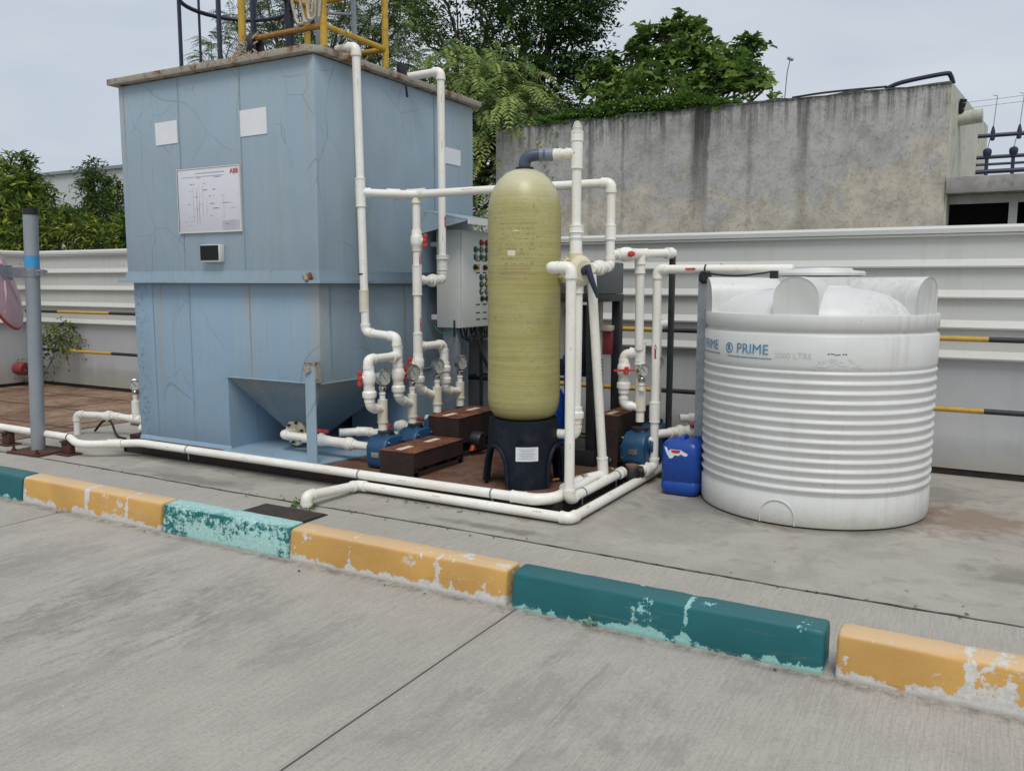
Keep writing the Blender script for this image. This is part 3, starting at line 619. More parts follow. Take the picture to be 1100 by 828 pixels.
# far warehouse
t = thing('warehouse', 'pale panelled warehouse with a low pitched roof beyond the left trees', 'building', (-38, 26, 0))
mb = MB().box((-60, 25, 0), (-20, 60, 6.55)); part(t, 'wall', mb, 'warehouse')
part(t, 'roof_edge', MB().box((-60.3, 24.85, 6.553), (-19.7, 60.3, 6.69)), 'grey')
for x in (-41.5, -36.3, -31.0): part(t, 'downpipe', MB().box((x, 24.9, 0), (x+.12, 24.99, 6.55)), 'whiteframe')

# ------------------------------------------------------------------ foliage
def leaves(name, P, D, N, Ln, Wd, tone, mat, parent=None, off=(0, 0, 0), fold=.25):
    """one folded diamond leaf per row"""
    n = len(P); D = D/np.linalg.norm(D, axis=1, keepdims=True); S = np.cross(D, N); S /= np.linalg.norm(S, axis=1, keepdims=True)+1e-9; Nn = np.cross(S, D)
    Ln = Ln[:, None]; Wd = Wd[:, None]; o = np.array(off)
    base = P; tip = P+D*Ln-Nn*Ln*.08; l = P+D*Ln*.42+S*Wd*.5+Nn*Wd*fold; r = P+D*Ln*.42-S*Wd*.5+Nn*Wd*fold
    V = np.stack([base, l, tip, r], 1).reshape(-1, 3)-o
    me = bpy.data.meshes.new(name); me.vertices.add(4*n); me.vertices.foreach_set('co', V.astype(np.float32).ravel())
    idx = np.arange(n)[:, None]*4; F = np.concatenate([idx+[0, 1, 2], idx+[0, 2, 3]], 1).reshape(-1)
    me.loops.add(6*n); me.loops.foreach_set('vertex_index', F.astype(np.int32)); me.polygons.add(2*n)
    me.polygons.foreach_set('loop_start', (np.arange(2*n)*3).astype(np.int32)); me.update(calc_edges=True)
    a = me.attributes.new('tone', 'FLOAT', 'POINT'); a.data.foreach_set('value', np.repeat(np.clip(tone, 0, 1), 4).astype(np.float32))
    me.materials.append(MAT[mat]); ob = bpy.data.objects.new(name, me); COL.objects.link(ob)
    if parent: ob.parent = parent; OFF[ob.name] = Vector(off)
    return ob
def unit(n):
    v = rng.normal(size=(n, 3)); return v/np.linalg.norm(v, axis=1, keepdims=True)
def spray(c, r, nshoot, nleaf, shoot_len, ll, lw, bias=(0, 0, .4), droop=.3, spread=.6, tone_mu=.45, tone_sd=.2, flat=1.0):
    """shoots filling an ellipsoid; each carries leaves alternately"""
    u = unit(nshoot); rad = rng.random(nshoot)**.45; st = np.array(c)+u*rad[:, None]*np.array(r)
    d = u*.8+np.array(bias)+rng.normal(size=(nshoot, 3))*.35; d[:, 2] *= flat; d /= np.linalg.norm(d, axis=1, keepdims=True)
    sl = shoot_len*(.6+.8*rng.random(nshoot)); tm = tone_mu+rng.normal(size=nshoot)*tone_sd*.7
    P, D, N, T = [], [], [], []
    for k in range(nleaf):
        f = (k+.5)/nleaf; p = st+d*(sl*f)[:, None]; p[:, 2] -= droop*sl*f*f
        side = np.cross(d, rng.normal(size=(nshoot, 3))*.4+np.array([0, 0, 1.0])); side /= np.linalg.norm(side, axis=1, keepdims=True)+1e-9
        dd = d*(.5)+side*(spread*(1 if k % 2 else -1))+rng.normal(size=(nshoot, 3))*.25; dd[:, 2] -= droop*.5
        P.append(p); D.append(dd); nn = rng.normal(size=(nshoot, 3))*.35+np.array([0, 0, 1.0]); N.append(nn); T.append(tm+rng.normal(size=nshoot)*tone_sd*.5)
    P, D, N, T = map(np.concatenate, (P, D, N, T)); n = len(P)
    return P, D, N, ll*(.7+.6*rng.random(n)), lw*(.7+.6*rng.random(n)), T
def fronds(c, r, nf, npin, flen, ll, lw, droop=.8, tone_mu=.5, tone_sd=.2, bias=(0, 0, .5)):
    """pinnate, arching fronds"""
    u = unit(nf); st = np.array(c)+u*(rng.random(nf)**.5)[:, None]*np.array(r)
    d = u*np.array([1, 1, .5])+np.array(bias)+rng.normal(size=(nf, 3))*.25; d /= np.linalg.norm(d, axis=1, keepdims=True); fl = flen*(.6+.7*rng.random(nf)); tm = tone_mu+rng.normal(size=nf)*tone_sd
    P, D, N, T = [], [], [], []
    for k in range(npin):
        f = (k+.6)/npin; p = st+d*(fl*f)[:, None]; p[:, 2] -= droop*fl*f*f
        tang = d.copy(); tang[:, 2] -= 2*droop*f; tang /= np.linalg.norm(tang, axis=1, keepdims=True)
        side = np.cross(tang, np.array([0, 0, 1.0])+rng.normal(size=(nf, 3))*.1); side /= np.linalg.norm(side, axis=1, keepdims=True)+1e-9
        for sg in (-1, 1):
            dd = tang*.45+side*sg; dd[:, 2] -= .25; P.append(p); D.append(dd); N.append(np.cross(side, tang)*1.0+rng.normal(size=(nf, 3))*.1); T.append(tm+rng.normal(size=nf)*.06)
    P, D, N, T = map(np.concatenate, (P, D, N, T)); n = len(P)
    env = np.repeat(np.sin(np.pi*np.clip((np.arange(npin)+.9)/(npin+.8), 0, 1))**.6, 2*nf)
    return P, D, N, ll*env*(.8+.4*rng.random(n)), lw*(.8+.4*rng.random(n)), T
def cat(*a): return [np.concatenate(x) for x in zip(*a)]
def limb(mb, a, b, r0, r1, sag=.12, n=7):
    a, b = Vector(a), Vector(b); pts = []
    for i in range(n+1):
        f = i/n; p = a.lerp(b, f); k = math.sin(math.pi*f); p += Vector((random.uniform(-1, 1), random.uniform(-1, 1), random.uniform(-.3, 1)))*sag*k*(b-a).length*.4; pts.append(p)
    mb.tube(pts, [r0+(r1-r0)*i/n for i in range(n+1)], 7)
    return pts
def tree(name, label, base, fork, clumps, leafdata, mat, tr=.12, cat_='tree', group=None, tw_=.17):
    t = thing(name, label, cat_, base, group)
    mb = MB(); limb(mb, base, fork, tr, tr*.7, .1)
    for c in clumps:
        pts = limb(mb, fork, c, tr*.42, .012, .22)
        for _ in range(4):
            q = Vector(c)+Vector((random.gauss(0, tw_), random.gauss(0, tw_), random.gauss(0, tw_*.8))); limb(mb, pts[random.randint(3, 6)], q, .018, .005, .2, 4)
    part(t, 'trunk', mb, 'bark'); leaves('crown', *leafdata, mat, t, base); return t

# big dark tree: tiers of upswept branches
cl = []; dat = []
def px_at(px, py, y):      # a point of the photograph carried out to the depth y (metres) where the plant really stands
    d = fwd+rr*((px-550)/904.48)-uu*((py-414)/904.48); k = y/d.y; return (d.x*k, y, 1.5+d.z*k)
random.seed(3)
for (px, py, y, s) in ((470, -20, 14, 1), (520, 5, 14.5, 1.1), (565, 10, 14, 1.1), (590, 32, 14, .8), (540, 50, 14, 1.1), (575, 70, 13.8, .8), (612, 5, 14.5, .55), (618, 30, 14, .4), (596, 58, 14, .45), (555, 95, 14.2, .75), (500, 60, 14.8, 1), (450, 30, 14.8, 1), (430, -10, 15, 1), (588, 106, 14, .4), (500, -40, 14, 1.2), (560, -50, 14, 1.2), (605, -35, 14, .9), (480, 90, 14.6, .8), (590, -8, 14, .7), (520, 100, 14.6, .8)):
    c = px_at(px, py, y); cl.append(c); dat.append(spray(c, (.52*s, .6*s, .20*s), int(82*s), 13, .55, .11, .048, (.6, 0, .3), .12, .7, .50, .3, .6))
for (px, py) in ((628, 18), (634, 66), (622, 70), (612, 92), (600, 118), (636, 4), (604, 128), (560, 125), (618, 40), (600, 78)):
    c = px_at(px, py, 14); dat.append(spray(c, (.22, .3, .05), 26, 11, .42, .10, .048, (1.0, 0, .35), .12, .7, .36, .24, .5))
tree('spreading_tree', 'tall dark green tree with tiered branches behind the blue tank', (-8.2, 14.4, 0), (-8.2, 14.4, 3.4), cl, cat(*dat), 'leaf_dark', .17)
# feathery tree right behind the blue tank
cl = []; dat = []
for (px, py, y, s) in ((545, 105, 10.7, 1), (530, 140, 10.6, 1), (510, 95, 10.8, 1), (560, 135, 10.8, .8), (500, 150, 10.7, .9), (520, 180, 10.7, .8), (480, 80, 11, .9), (575, 120, 10.9, .45), (525, 218, 10.6, .7), (505, 200, 10.6, .7), (540, 80, 11.3, .6)):
    c = px_at(px, py, y); cl.append(c); dat.append(fronds(c, (.44*s, .45*s, .36*s), int(62*s), 16, .74, .125, .026, .85, .66, .24))
tree('feathery_tree', 'light green feathery tree with arching fronds between the blue tank and the concrete wall', (-7.6, 10.9, 0), (-7.5, 10.9, 1.9), cl, cat(*dat), 'leaf_feather', .07)
cl = []; dat = []
for (px, py, y, s) in ((430, 30, 12, 1), (400, 15, 12, 1), (370, 30, 12.3, 1), (335, 10, 12.3, 1), (300, 10, 12.5, .9), (300, 45, 12.4, .75), (268, 35, 12.5, .62), (340, 45, 12.4, .75), (440, 70, 12, .9), (410, 60, 12, .9), (375, -20, 12, 1), (320, -25, 12, 1), (430, -20, 12, 1), (285, -10, 12.2, .6), (235, 50, 12.5, .36), (222, 66, 12.5, .25), (250, 20, 12.5, .3)):
    c = px_at(px, py, y); cl.append(c); dat.append(fronds(c, (.55*s, .55*s, .42*s), int(95*s), 13, .48, .09, .017, .55, .34, .2, (0, 0, .3)))
tree('feathery_tree', 'grey green feathery tree showing behind the yellow railing above the blue tank', (-11.6, 12.2, 0), (-11.4, 12.2, 2.8), cl, cat(*dat), 'leaf_feather', .12)
# broad leaved shrub over the concrete wall
cl = []; dat = []
for (px, py, y, s) in ((638, 92, 12, .6), (657, 70, 12.2, .25), (648, 80, 12, .32), (670, 92, 12, .7), (682, 62, 12.2, .32), (692, 44, 12.2, .42), (700, 70, 12, .6), (700, 95, 11.6, .8), (716, 40, 12.3, .42), (718, 62, 12, .5), (738, 28, 12.4, .36), (738, 46, 12.4, .5), (740, 68, 12, .8), (758, 50, 12.2, .55), (762, 70, 12, .6), (768, 88, 11.8, .6), (785, 76, 12, .4), (801, 52, 12.4, .26), (804, 66, 12.3, .28), (800, 84, 11.8, .42), (738, 100, 11.4, .6), (820, 97, 11.3, .22), (662, 105, 11.4, .5), (790, 92, 11.7, .4)):
    c = px_at(px, py, y); cl.append(c); dat.append(spray(c, (.25*s, .3*s, .27*s), int(34*s+9), 7, .26, .125, .095, (0, 0, .7), .5, .9, .5, .3))
tree('broadleaf_tree', 'broad leaved green tree top rising over the concrete wall in the middle', (-4.7, 12.2, 0), (-4.6, 12.1, 3.0), cl, cat(*dat), 'leaf_broad', .08, tw_=.1)
# creeper lying over the wall top
dat = []
for i in range(56):
    f = i/55; x = -5.35+f*2.5; h = .03+.17*math.sin(math.pi*min(1, max(0, f*1.02)))**.8*(.45+.75*f if f < .8 else 1-.9*(f-.8)/.2)
    dat.append(spray((x, 10.42, 3.61+h*.5), (.09, .2, max(.03, h*.75)), 22, 6, .10, .042, .036, (0, -.1, .4), .2, .9, .55, .2))
single_ = leaves('wall_creeper', *cat(*dat), 'leaf_vine'); settags(single_, 'mass of small leaved bright green creeper lying on the concrete wall top', 'creeper')
# left trees
cl = []; dat = []
for (px, py, y, s) in ((5, 192, 9.6, .8), (28, 202, 9.4, .6), (5, 225, 9.3, .9), (34, 232, 9.2, .7), (15, 250, 9.0, .8), (-20, 200, 9.6, 1), (-25, 240, 9.2, 1), (20, 180, 9.7, .4), (42, 212, 9.4, .3)):
    c = px_at(px, py, y); cl.append(c); dat.append(spray(c, (.5*s, .4*s, .34*s), int(95*s), 9, .34, .15, .05, (0, 0, .35), .45, .7, .48, .28))
tree('leafy_tree', 'yellowish green bushy tree over the fence at the left edge', (-16.6, 9.6, 0), (-16.6, 9.6, 1.8), cl, cat(*dat), 'leaf_bush', .09, group='trees over the left fence')
cl = []; dat = []
for (px, py, y, s) in ((102, 205, 9.8, .5), (96, 192, 9.8, .28), (120, 218, 9.8, .5), (106, 226, 9.6, .7), (126, 235, 9.6, .5), (86, 235, 9.5, .5), (97, 180, 9.9, .16), (118, 203, 9.9, .3)):
    c = px_at(px, py, y); cl.append(c); dat.append(spray(c, (.42*s, .4*s, .34*s), int(120*s), 9, .3, .10, .034, (0, 0, .35), .5, .7, .24, .22))
tree('leafy_tree', 'dusky dark green pointed tree over the fence beside the blue tank left edge', (-14.6, 9.9, 0), (-14.6, 9.9, 1.6), cl, cat(*dat), 'leaf_bush', .07, group='trees over the left fence')
cl = []; dat = []
for (px, py, y, s) in ((58, 232, 9.1, .45), (65, 252, 8.8, .9), (95, 256, 8.8, .9), (122, 256, 8.8, .9), (40, 258, 8.8, .8), (78, 238, 9.0, .5), (10, 262, 8.6, .8), (140, 250, 8.8, .7), (-25, 262, 8.6, .9)):
    c = px_at(px, py, y); cl.append(c); dat.append(spray(c, (.42*s, .3*s, .26*s), int(90*s), 8, .26, .13, .045, (0, -.1, .4), .45, .7, .52, .3))
tree('hedge_shrub', 'low yellow green shrub just above the fence between the two left trees', (-13.6, 8.8, 0), (-13.6, 8.8, 1.2), cl, cat(*dat), 'leaf_bush', .05, 'shrub')
# weed hanging on the fence base
t = thing('climbing_weed', 'green weed growing through the fence ribs behind the mirror post', 'weed', (-11.6, 7.3, .4))
dat = [spray(c, rr3, n_, 6, .2, .07, .028, (0, -.3, -.1), .7, .8, .42, .25) for c, rr3, n_ in (((-11.45, 7.25, .82), (.33, .08, .12), 50), ((-11.75, 7.25, .62), (.12, .06, .2), 24), ((-11.2, 7.22, .72), (.2, .06, .12), 24), ((-11.95, 7.2, .3), (.14, .08, .12), 14))]
leaves('foliage', *cat(*dat), 'leaf_bush', t, (-11.6, 7.3, .4))
part(t, 'stem', MB().tube([(-11.3, 7.3, .9), (-11.5, 7.28, .6), (-11.9, 7.24, .1)], .006, 5), 'bark')

# ------------------------------------------------------------------ mirror post
t = thing('mirror_post', 'grey steel post on a rusty base plate carrying a round pink backed traffic mirror', 'traffic mirror', (-7.31, 4.38, 0))
pb, pt_ = Vector((-7.315, 4.38, .02)), Vector((-7.205, 4.38, 2.12))
part(t, 'pole', MB().tube([pb, pt_], .058, 24), 'pole')
dv = (pt_-pb).normalized()
part(t, 'cap', MB().tube([pt_-dv*.005, pt_+dv*.010], .0585, 24).tube([pt_-dv*.045, pt_-dv*.002], .0605, 24), 'rubber')
part(t, 'tape', MB().tube([pb.lerp(pt_, .765), pb.lerp(pt_, .815)], .0592, 24), 'tape')
cc_ = pb.lerp(pt_, .745)
part(t, 'clamp', MB().tube([cc_-dv*.035, cc_+dv*.035], .064, 20).obox(cc_+Vector((.12, 0, 0)), .09, .03, .05).tube([cc_+Vector((.13, -.05, .01)), cc_+Vector((.13, .05, .01))], .012, 8), 'grey')
part(t, 'bracket', MB().obox(cc_+Vector((-.2, 0, 0)), .30, .012, .09).obox(cc_+Vector((-.36, -.03, 0)), .012, .13, .13), 'grey')
ray_ = (fwd-rr*.62).normalized(); nrm = ((rr+fwd*.62).normalized()*.88+uu*.36-ray_*.27).normalized(); dc = cc_+Vector((-.44, 0, 0))-nrm*.08+uu*.03
mb = MB().lathe([(.02, .075), (.12, .070), (.30, .054), (.44, .032), (.52, .0), (.525, -.012)], dc, nrm, 48)
dk = part(t, 'mirror_disc', mb, 'mirror_back')
rb = MB(); ua = nrm.orthogonal().normalized(); ub = nrm.cross(ua)
for k in range(6):
    a = k*math.pi/3+.4; dd = ua*math.cos(a)+ub*math.sin(a); rb.tube([dc+nrm*.075+dd*.06, dc+nrm*.055+dd*.28, dc+nrm*.006+dd*.49], .012, 6)
part(dk, 'ribs', rb, 'mirror_back')
part(dk, 'rim', MB().tube([dc-nrm*.02+(ua*math.cos(k*math.pi/24)+ub*math.sin(k*math.pi/24))*.527 for k in range(49)], .013, 8), 'rededge')
part(dk, 'glass', MB().lathe([(.48, -.035), (.40, -.055), (.2, -.08), (.01, -.09)], dc, nrm, 40), 'mirror')
bp = part(t, 'base_plate', MB().obox((-7.28, 4.37, .011), .42, .34, .022, (1, .08, 0)), 'rust_brown', bevel=.003)
bb = MB()
for sx in (-.17, .17):
    for sy in (-.13, .13): bb.tube([(-7.28+sx, 4.37+sy, .02), (-7.28+sx, 4.37+sy, .06)], .012, 8).tube([(-7.28+sx, 4.37+sy, .022), (-7.28+sx, 4.37+sy, .036)], .022, 6)
part(bp, 'bolts', bb, 'rust_brown')

# ------------------------------------------------------------------ blue settling tank
X0, X1, YA, YB = -6.68, -4.44, 4.905, 7.12
ZB, ZT = 1.51, 3.18
t = thing('settling_tank', 'large pale blue steel settling tank with a hopper bottom and a rusty rim', 'water tank', (-5.56, 6.0, 0))
TANK = t
up_ = MB().box((X0, YA, ZB), (X1, YB, ZT))
part(t, 'upper_body', up_, 'blue', bevel=.012)
# lower body: full at the top, left bin down to the plate, hopper opening on the right
HX = -5.50; HZ = .72
lo_ = MB().prism([(X0+.035, .09), (HX, .09), (HX, HZ), (X1-.035, HZ), (X1-.035, ZB-.002), (X0+.035, ZB-.002)], 'y', YA+.03, YB-.03)
part(t, 'lower_body', lo_, 'blue2', bevel=.006)
hp = MB(); a = (HX+.003, YA+.032); b = (X1-.037, YA+.032); c = (X1-.037, YA+1.22); d = (HX+.003, YA+1.22)
ap = [(-5.16, 5.34), (-4.96, 5.34), (-4.96, 5.52), (-5.16, 5.52)]
hp.add([(p[0], p[1], HZ-.002) for p in (a, b, c, d)]+[(p[0], p[1], .19) for p in ap], [(0, 1, 5, 4), (1, 2, 6, 5), (2, 3, 7, 6), (3, 0, 4, 7), (4, 5, 6, 7), (3, 2, 1, 0)])
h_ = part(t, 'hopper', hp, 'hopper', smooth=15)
fl = MB().lathe([(.11, 0), (.11, .022), (.05, .022), (.05, .05)], (-5.04, 5.25, .245), (0, -1, 0), 28).lathe([(.05, -.2), (.05, 0)], (-5.04, 5.25, .245), (0, -1, 0), 20)
fo = part(h_, 'flange', fl, 'cpvc')
bt = MB()
for k in range(6):
    a_ = k*math.pi/3+.3; q = Vector((-5.04+.085*math.cos(a_), 5.25, .245+.085*math.sin(a_))); bt.tube([q+Vector((0, -.045, 0)), q+Vector((0, .02, 0))], .011, 6)
part(h_, 'bolts', bt, 'black')
part(t, 'rear_body', MB().box((HX+.3, YA+1.25, .1), (X1-.045, YB-.035, HZ-.003)), 'blue2')
part(t, 'hopper_seam', MB().tube([(HX, YA+.026, HZ), (X1-.037, YA+.026, HZ), (X1-.033, YB-.1, HZ)], .006, 6), 'blue')
# flange band around the middle
bm_ = MB()
def ring(x0, x1, y0, y1, z0, z1, t_):
    m = MB(); m.box((x0-t_, y0-t_, z0), (x1+t_, y0, z1)).box((x0-t_, y1, z0), (x1+t_, y1+t_, z1)).box((x0-t_, y0, z0), (x0, y1, z1)).box((x1, y0, z0), (x1+t_, y1, z1)); return m
part(t, 'mid_flange', ring(X0, X1, YA, YB, ZB-.012, ZB+.012, .055), 'blue')
part(t, 'flange_upstand', ring(X0, X1, YA, YB, ZB+.012, ZB+.085, .008), 'blue')
sm_ = MB()
for x in (-5.22, -5.93): sm_.box((x, YA-.0025, ZB+.09), (x+.012, YA+.004, ZT-.01))
for y in (5.35, 6.45): sm_.box((X1-.004, y, ZB+.09), (X1+.003, y+.02, ZT-.01))
for x in (-5.22, -5.93, -6.4): sm_.box((x, YA+.0275, .12 if x < -5.6 else .76), (x+.012, YA+.034, ZB-.02))
sm_.box((X1-.039, 5.05, .76), (X1-.032, 5.07, ZB-.02)).box((X1-.039, 6.02, .76), (X1-.032, 6.04, ZB-.02))
MAT['seam'] = simple('seam_paint', (.22, .30, .35), .5, dirt=(.3, .24, .17), dirt_amt=.8); part(t, 'weld_seams', sm_, 'seam')
# rusty rim with chamfered front corner
def rimpoly(o, ch=.10): return [(X0-o, YA-o), (X1+o-ch, YA-o), (X1+o, YA-o+ch), (X1+o, YB+o), (X0-o, YB+o)]
part(t, 'rim', MB().prism(rimpoly(.062), 'z', ZT+.006, ZT+.056), 'rim', bevel=.004)
part(t, 'lid_plate', MB().prism(rimpoly(.0), 'z', ZT+.0565, ZT+.067), 'rust_brown')
part(t, 'leg_post', MB().box((-4.545, 4.835, .09), (-4.445, 4.845, .88)).box((-4.545, 4.845, .09), (-4.535, 4.90, .88)), 'blue2')
part(t, 'post_cap', MB().box((-4.55, 4.832, .875), (-4.44, 4.895, .895)).box((-4.455, 4.84, .74), (-4.435, 4.895, .875)).obox((-4.515, 4.826, .84), .06, .012, .05, (1, 0, .5)), 'rim')
part(t, 'base_plate', MB().add([(-5.50, 4.79, .10), (-4.44, 4.79, .10), (-4.32, 5.36, .10), (-4.32, 7.10, .10), (-5.50, 7.10, .10), (-5.50, 4.79, .112), (-4.44, 4.79, .112), (-4.32, 5.36, .112), (-4.32, 7.10, .112), (-5.50, 7.10, .112)],
     [(4, 3, 2, 1, 0), (5, 6, 7, 8, 9), (0, 1, 6, 5), (1, 2, 7, 6), (2, 3, 8, 7), (3, 4, 9, 8), (4, 0, 5, 9)]), 'blue2')
part(t, 'foot_skirt', MB().prism([(4.918, .10), (4.934, .135), (4.934, .10)], 'x', -6.64, HX+.02), 'blue2')
# white labels
part(t, 'blank_label', MB().obox((-6.08, YA-.0035, 2.742), .272, .003, .185, (1, 0, .01)), 'white')
part(t, 'blank_label', MB().obox((-5.072, YA-.0035, 2.742), .285, .003, .20, (1, 0, .01)), 'white')
part(t, 'blank_label', MB().box((X1+.002, 6.60, 2.60), (X1+.005, 6.89, 2.745)), 'white')
# rust weep and lug at the corner of the flange
part(t, 'corner_lug', MB().obox((-4.53, 4.875, 1.545), .07, .03, .05, (1, .2, .4)).tube([(-4.56, 4.87, 1.56), (-4.50, 4.84, 1.52)], .016, 8), 'rim', bevel=.003)
# digital meter
md = part(t, 'meter', MB().box((-5.672, YA-.055, 1.668), (-5.445, YA-.001, 1.808)), 'cabinet', bevel=.006)
part(md, 'screen', MB().box((-5.664, YA-.060, 1.682), (-5.456, YA-.0555, 1.802)), 'glassblack')
# drawing board
bo = part(t, 'information_board', MB().box((-5.955, YA-.014, 1.915), (-5.235, YA-.002, 2.425)), 'board', bevel=.003)
part(bo, 'frame', MB().box((-5.962, YA-.018, 1.908), (-5.955, YA-.002, 2.432)).box((-5.235, YA-.018, 1.908), (-5.228, YA-.002, 2.432)).box((-5.955, YA-.018, 2.425), (-5.235, YA-.002, 2.432)).box((-5.955, YA-.018, 1.908), (-5.235, YA-.002, 1.915)), 'cabinet')
pf = lambda cx, cz: (lambda u, v, w_: (cx+u, YA-.0145-w_, cz+v))
part(bo, 'red_logo', textmb('ABB', .052, pf(-5.29, 2.385), bold=.001), 'ink_red')
ink = MB(); random.seed(5)
for i in range(46):
    x = random.uniform(-5.9, -5.32); z = random.choice([2.35, 2.30, 2.25, 2.2, 2.14, 2.1, 2.04, 2.0, 1.97]); wd = random.uniform(.01, .07)
    ink.box((x, YA-.0155, z), (min(x+wd, -5.26), YA-.0145, z+random.choice([.003, .003, .007])))
for i in range(9): x = random.uniform(-5.88, -5.35); ink.box((x, YA-.0155, random.uniform(1.95, 2.1)), (x+.0025, YA-.0145, random.uniform(2.12, 2.3)))
ink.box((-5.74, YA-.0155, 2.385), (-5.40, YA-.0145, 2.392)).box((-5.90, YA-.0155, 2.36), (-5.42, YA-.0145, 2.364))
part(bo, 'diagram', ink, 'ink')
part(bo, 'title_block', MB().box((-5.44, YA-.0155, 1.928), (-5.25, YA-.0145, 2.0)), 'ink')
# yellow railing
ZR = ZT+.067; rY = [(-5.26, 5.0), (-4.42, 5.0), (-4.42, 5.74), (-5.26, 5.74)]
rg = MB()
for i, (x, y) in enumerate(rY): rg.tube([(x, y, ZR), (x, y, ZR+1.05)], .029 if i == 0 else .027, 12)
for z in (1.05, .62):
    for i in range(4): rg.tube([(*rY[i], ZR+z), (*rY[(i+1) % 4], ZR+z)], .022, 10)
rg.tube([(*rY[1], ZR+.15), (*rY[2], ZR+.15)], .022, 10).tube([(*rY[2], ZR+.15), (*rY[3], ZR+.15)], .022, 10)
rgo = part(t, 'top_railing', rg, 'yellow')
part(rgo, 'rusty_low_bar', MB().tube([(-5.26, 5.0, ZR+.15), (-4.42, 5.0, ZR+.15)], .022, 10), 'rail_rust')
part(t, 'ladder', MB().tube([(-4.72, 5.28, ZR), (-4.70, 5.22, ZR+1.1)], .022, 8).tube([(-4.50, 5.45, ZR), (-4.48, 5.40, ZR+1.1)], .022, 8).tube([(-4.71, 5.25, ZR+.35), (-4.49, 5.43, ZR+.35)], .012, 6).tube([(-4.71, 5.25, ZR+.7), (-4.49, 5.43, ZR+.7)], .012, 6), 'grey')
cg = MB(); cx_, cy_, cr = -5.66, 5.32, .45
for z in (.58, 1.3): cg.tube([(cx_+cr*math.cos(a*math.pi/18), cy_+cr*math.sin(a*math.pi/18), ZR+z) for a in range(37)], .018, 8)
for a, wd in ((180, .011), (157, .015), (118, .028), (55, .03), (20, .018), (-60, .016), (-125, .016)):
    q = (cx_+cr*math.cos(R_(a)), cy_+cr*math.sin(R_(a))); cg.tube([(*q, ZR), (*q, ZR+1.3)], wd, 8)
part(t, 'ladder_cage', cg, 'navy')
# vent fitting at the right edge of the rim
part(t, 'rim_hook', MB().obox((-4.40, 5.93, ZR+.03), .04, .10, .09).tube([(-4.36, 5.93, ZT-.02), (-4.36, 5.95, ZT-.13)], .012, 6), 'rubber', bevel=.01)
# canopy over the control cabinet
cn = MB(); yc0, yc1 = 6.20, 7.10
cn.add([(X1+.004, yc0, 2.135), (-3.92, yc0, 2.035), (-3.92, yc1, 2.035), (X1+.004, yc1, 2.135), (X1+.004, yc0, 2.150), (-3.92, yc0, 2.050), (-3.92, yc1, 2.050), (X1+.004, yc1, 2.150)],
       [(0, 3, 2, 1), (4, 5, 6, 7), (0, 1, 5, 4), (1, 2, 6, 5), (2, 3, 7, 6), (3, 0, 4, 7)])
cn.add([(X1+.004, yc0, 2.134), (-3.93, yc0, 2.034), (X1+.004, yc0, 1.93), (X1+.004, yc0+.006, 2.134), (-3.93, yc0+.006, 2.034), (X1+.004, yc0+.006, 1.93)], [(0, 2, 1), (3, 4, 5), (2, 5, 4, 1), (0, 3, 5, 2)])
part(t, 'canopy', cn, 'blue')
part(t, 'canopy_lip', MB().box((-3.922, yc0, 2.005), (-3.906, yc1, 2.058)), 'cabinet')

rope = MB(); random.seed(2)
for k, (cxx, czz, rw, rh) in enumerate(((-4.62, 3.68, .085, .15), (-4.55, 3.66, .06, .13), (-4.50, 3.7, .05, .16))):
    rope.tube([(cxx+rw*math.cos(a*math.pi/12), 4.985-.012*k+.01*math.sin(a), czz+rh*math.sin(a*math.pi/12)-.1) for a in range(25)], .011, 7)
rope.tube(bez([(-4.42, 4.97, 3.9), (-4.40, 4.955, 3.65), (-4.43, 4.965, 3.45)], 6), .011, 7)
single('rope_coil', 'pale rope hanging in loops from the yellow railing on the tank top', 'rope', rope, 'rope', (-4.6, 5, 3.5))
hz = MB()
for k in range(3): hz.tube([(-5.17+.02*k+.0*a, 5.02+.055*math.cos(a*math.pi/10), ZR+.105+.075*math.sin(a*math.pi/10)) for a in range(21)], .020, 8)
single('rubber_hose_coil', 'small black rubber coil lying on the tank rim by the left yellow post', 'hose', hz, 'rubber', (-5.17, 5.02, ZR))
tw = MB(); random.seed(9)
for k in range(16):
    a = random.uniform(-.12, .12); tw.tube(bez([(-5.26+a, 4.97+random.uniform(-.03, .05), ZR+random.uniform(.0, .2)), (-5.2+random.uniform(-.14, .14), 4.97, ZR+random.uniform(.02, .18)), (-5.24+random.uniform(-.16, .16), 4.96, ZR+.01)], 4), .005, 5)
single('frayed_rope', 'frayed rusty rope tangle tied round the left yellow post foot on the tank rim', 'rope', tw, 'rope', (-5.26, 4.97, ZR))

# ------------------------------------------------------------------ skid
t = thing('skid_frame', 'low dark steel skid with a rust brown floor under the tank, pumps and filter', 'skid', (-4.4, 5.8, 0))
part(t, 'floor_plate', MB().box((-6.62, 4.78, .086), (-2.36, 7.1, .098)), 'skid')
sd = MB().box((-6.64, 4.76, .0), (-2.34, 4.80, .095)).box((-6.64, 7.08, .0), (-2.34, 7.12, .095)).box((-6.66, 4.76, 0), (-6.62, 7.12, .095)).box((-2.38, 4.80, 0), (-2.335, 7.1, .095))
part(t, 'side_channel', sd, 'skid_side')
part(t, 'toe_bar', MB().box((-2.42, 6.2, .0985), (-2.34, 7.1, .13)), 'cpvc')

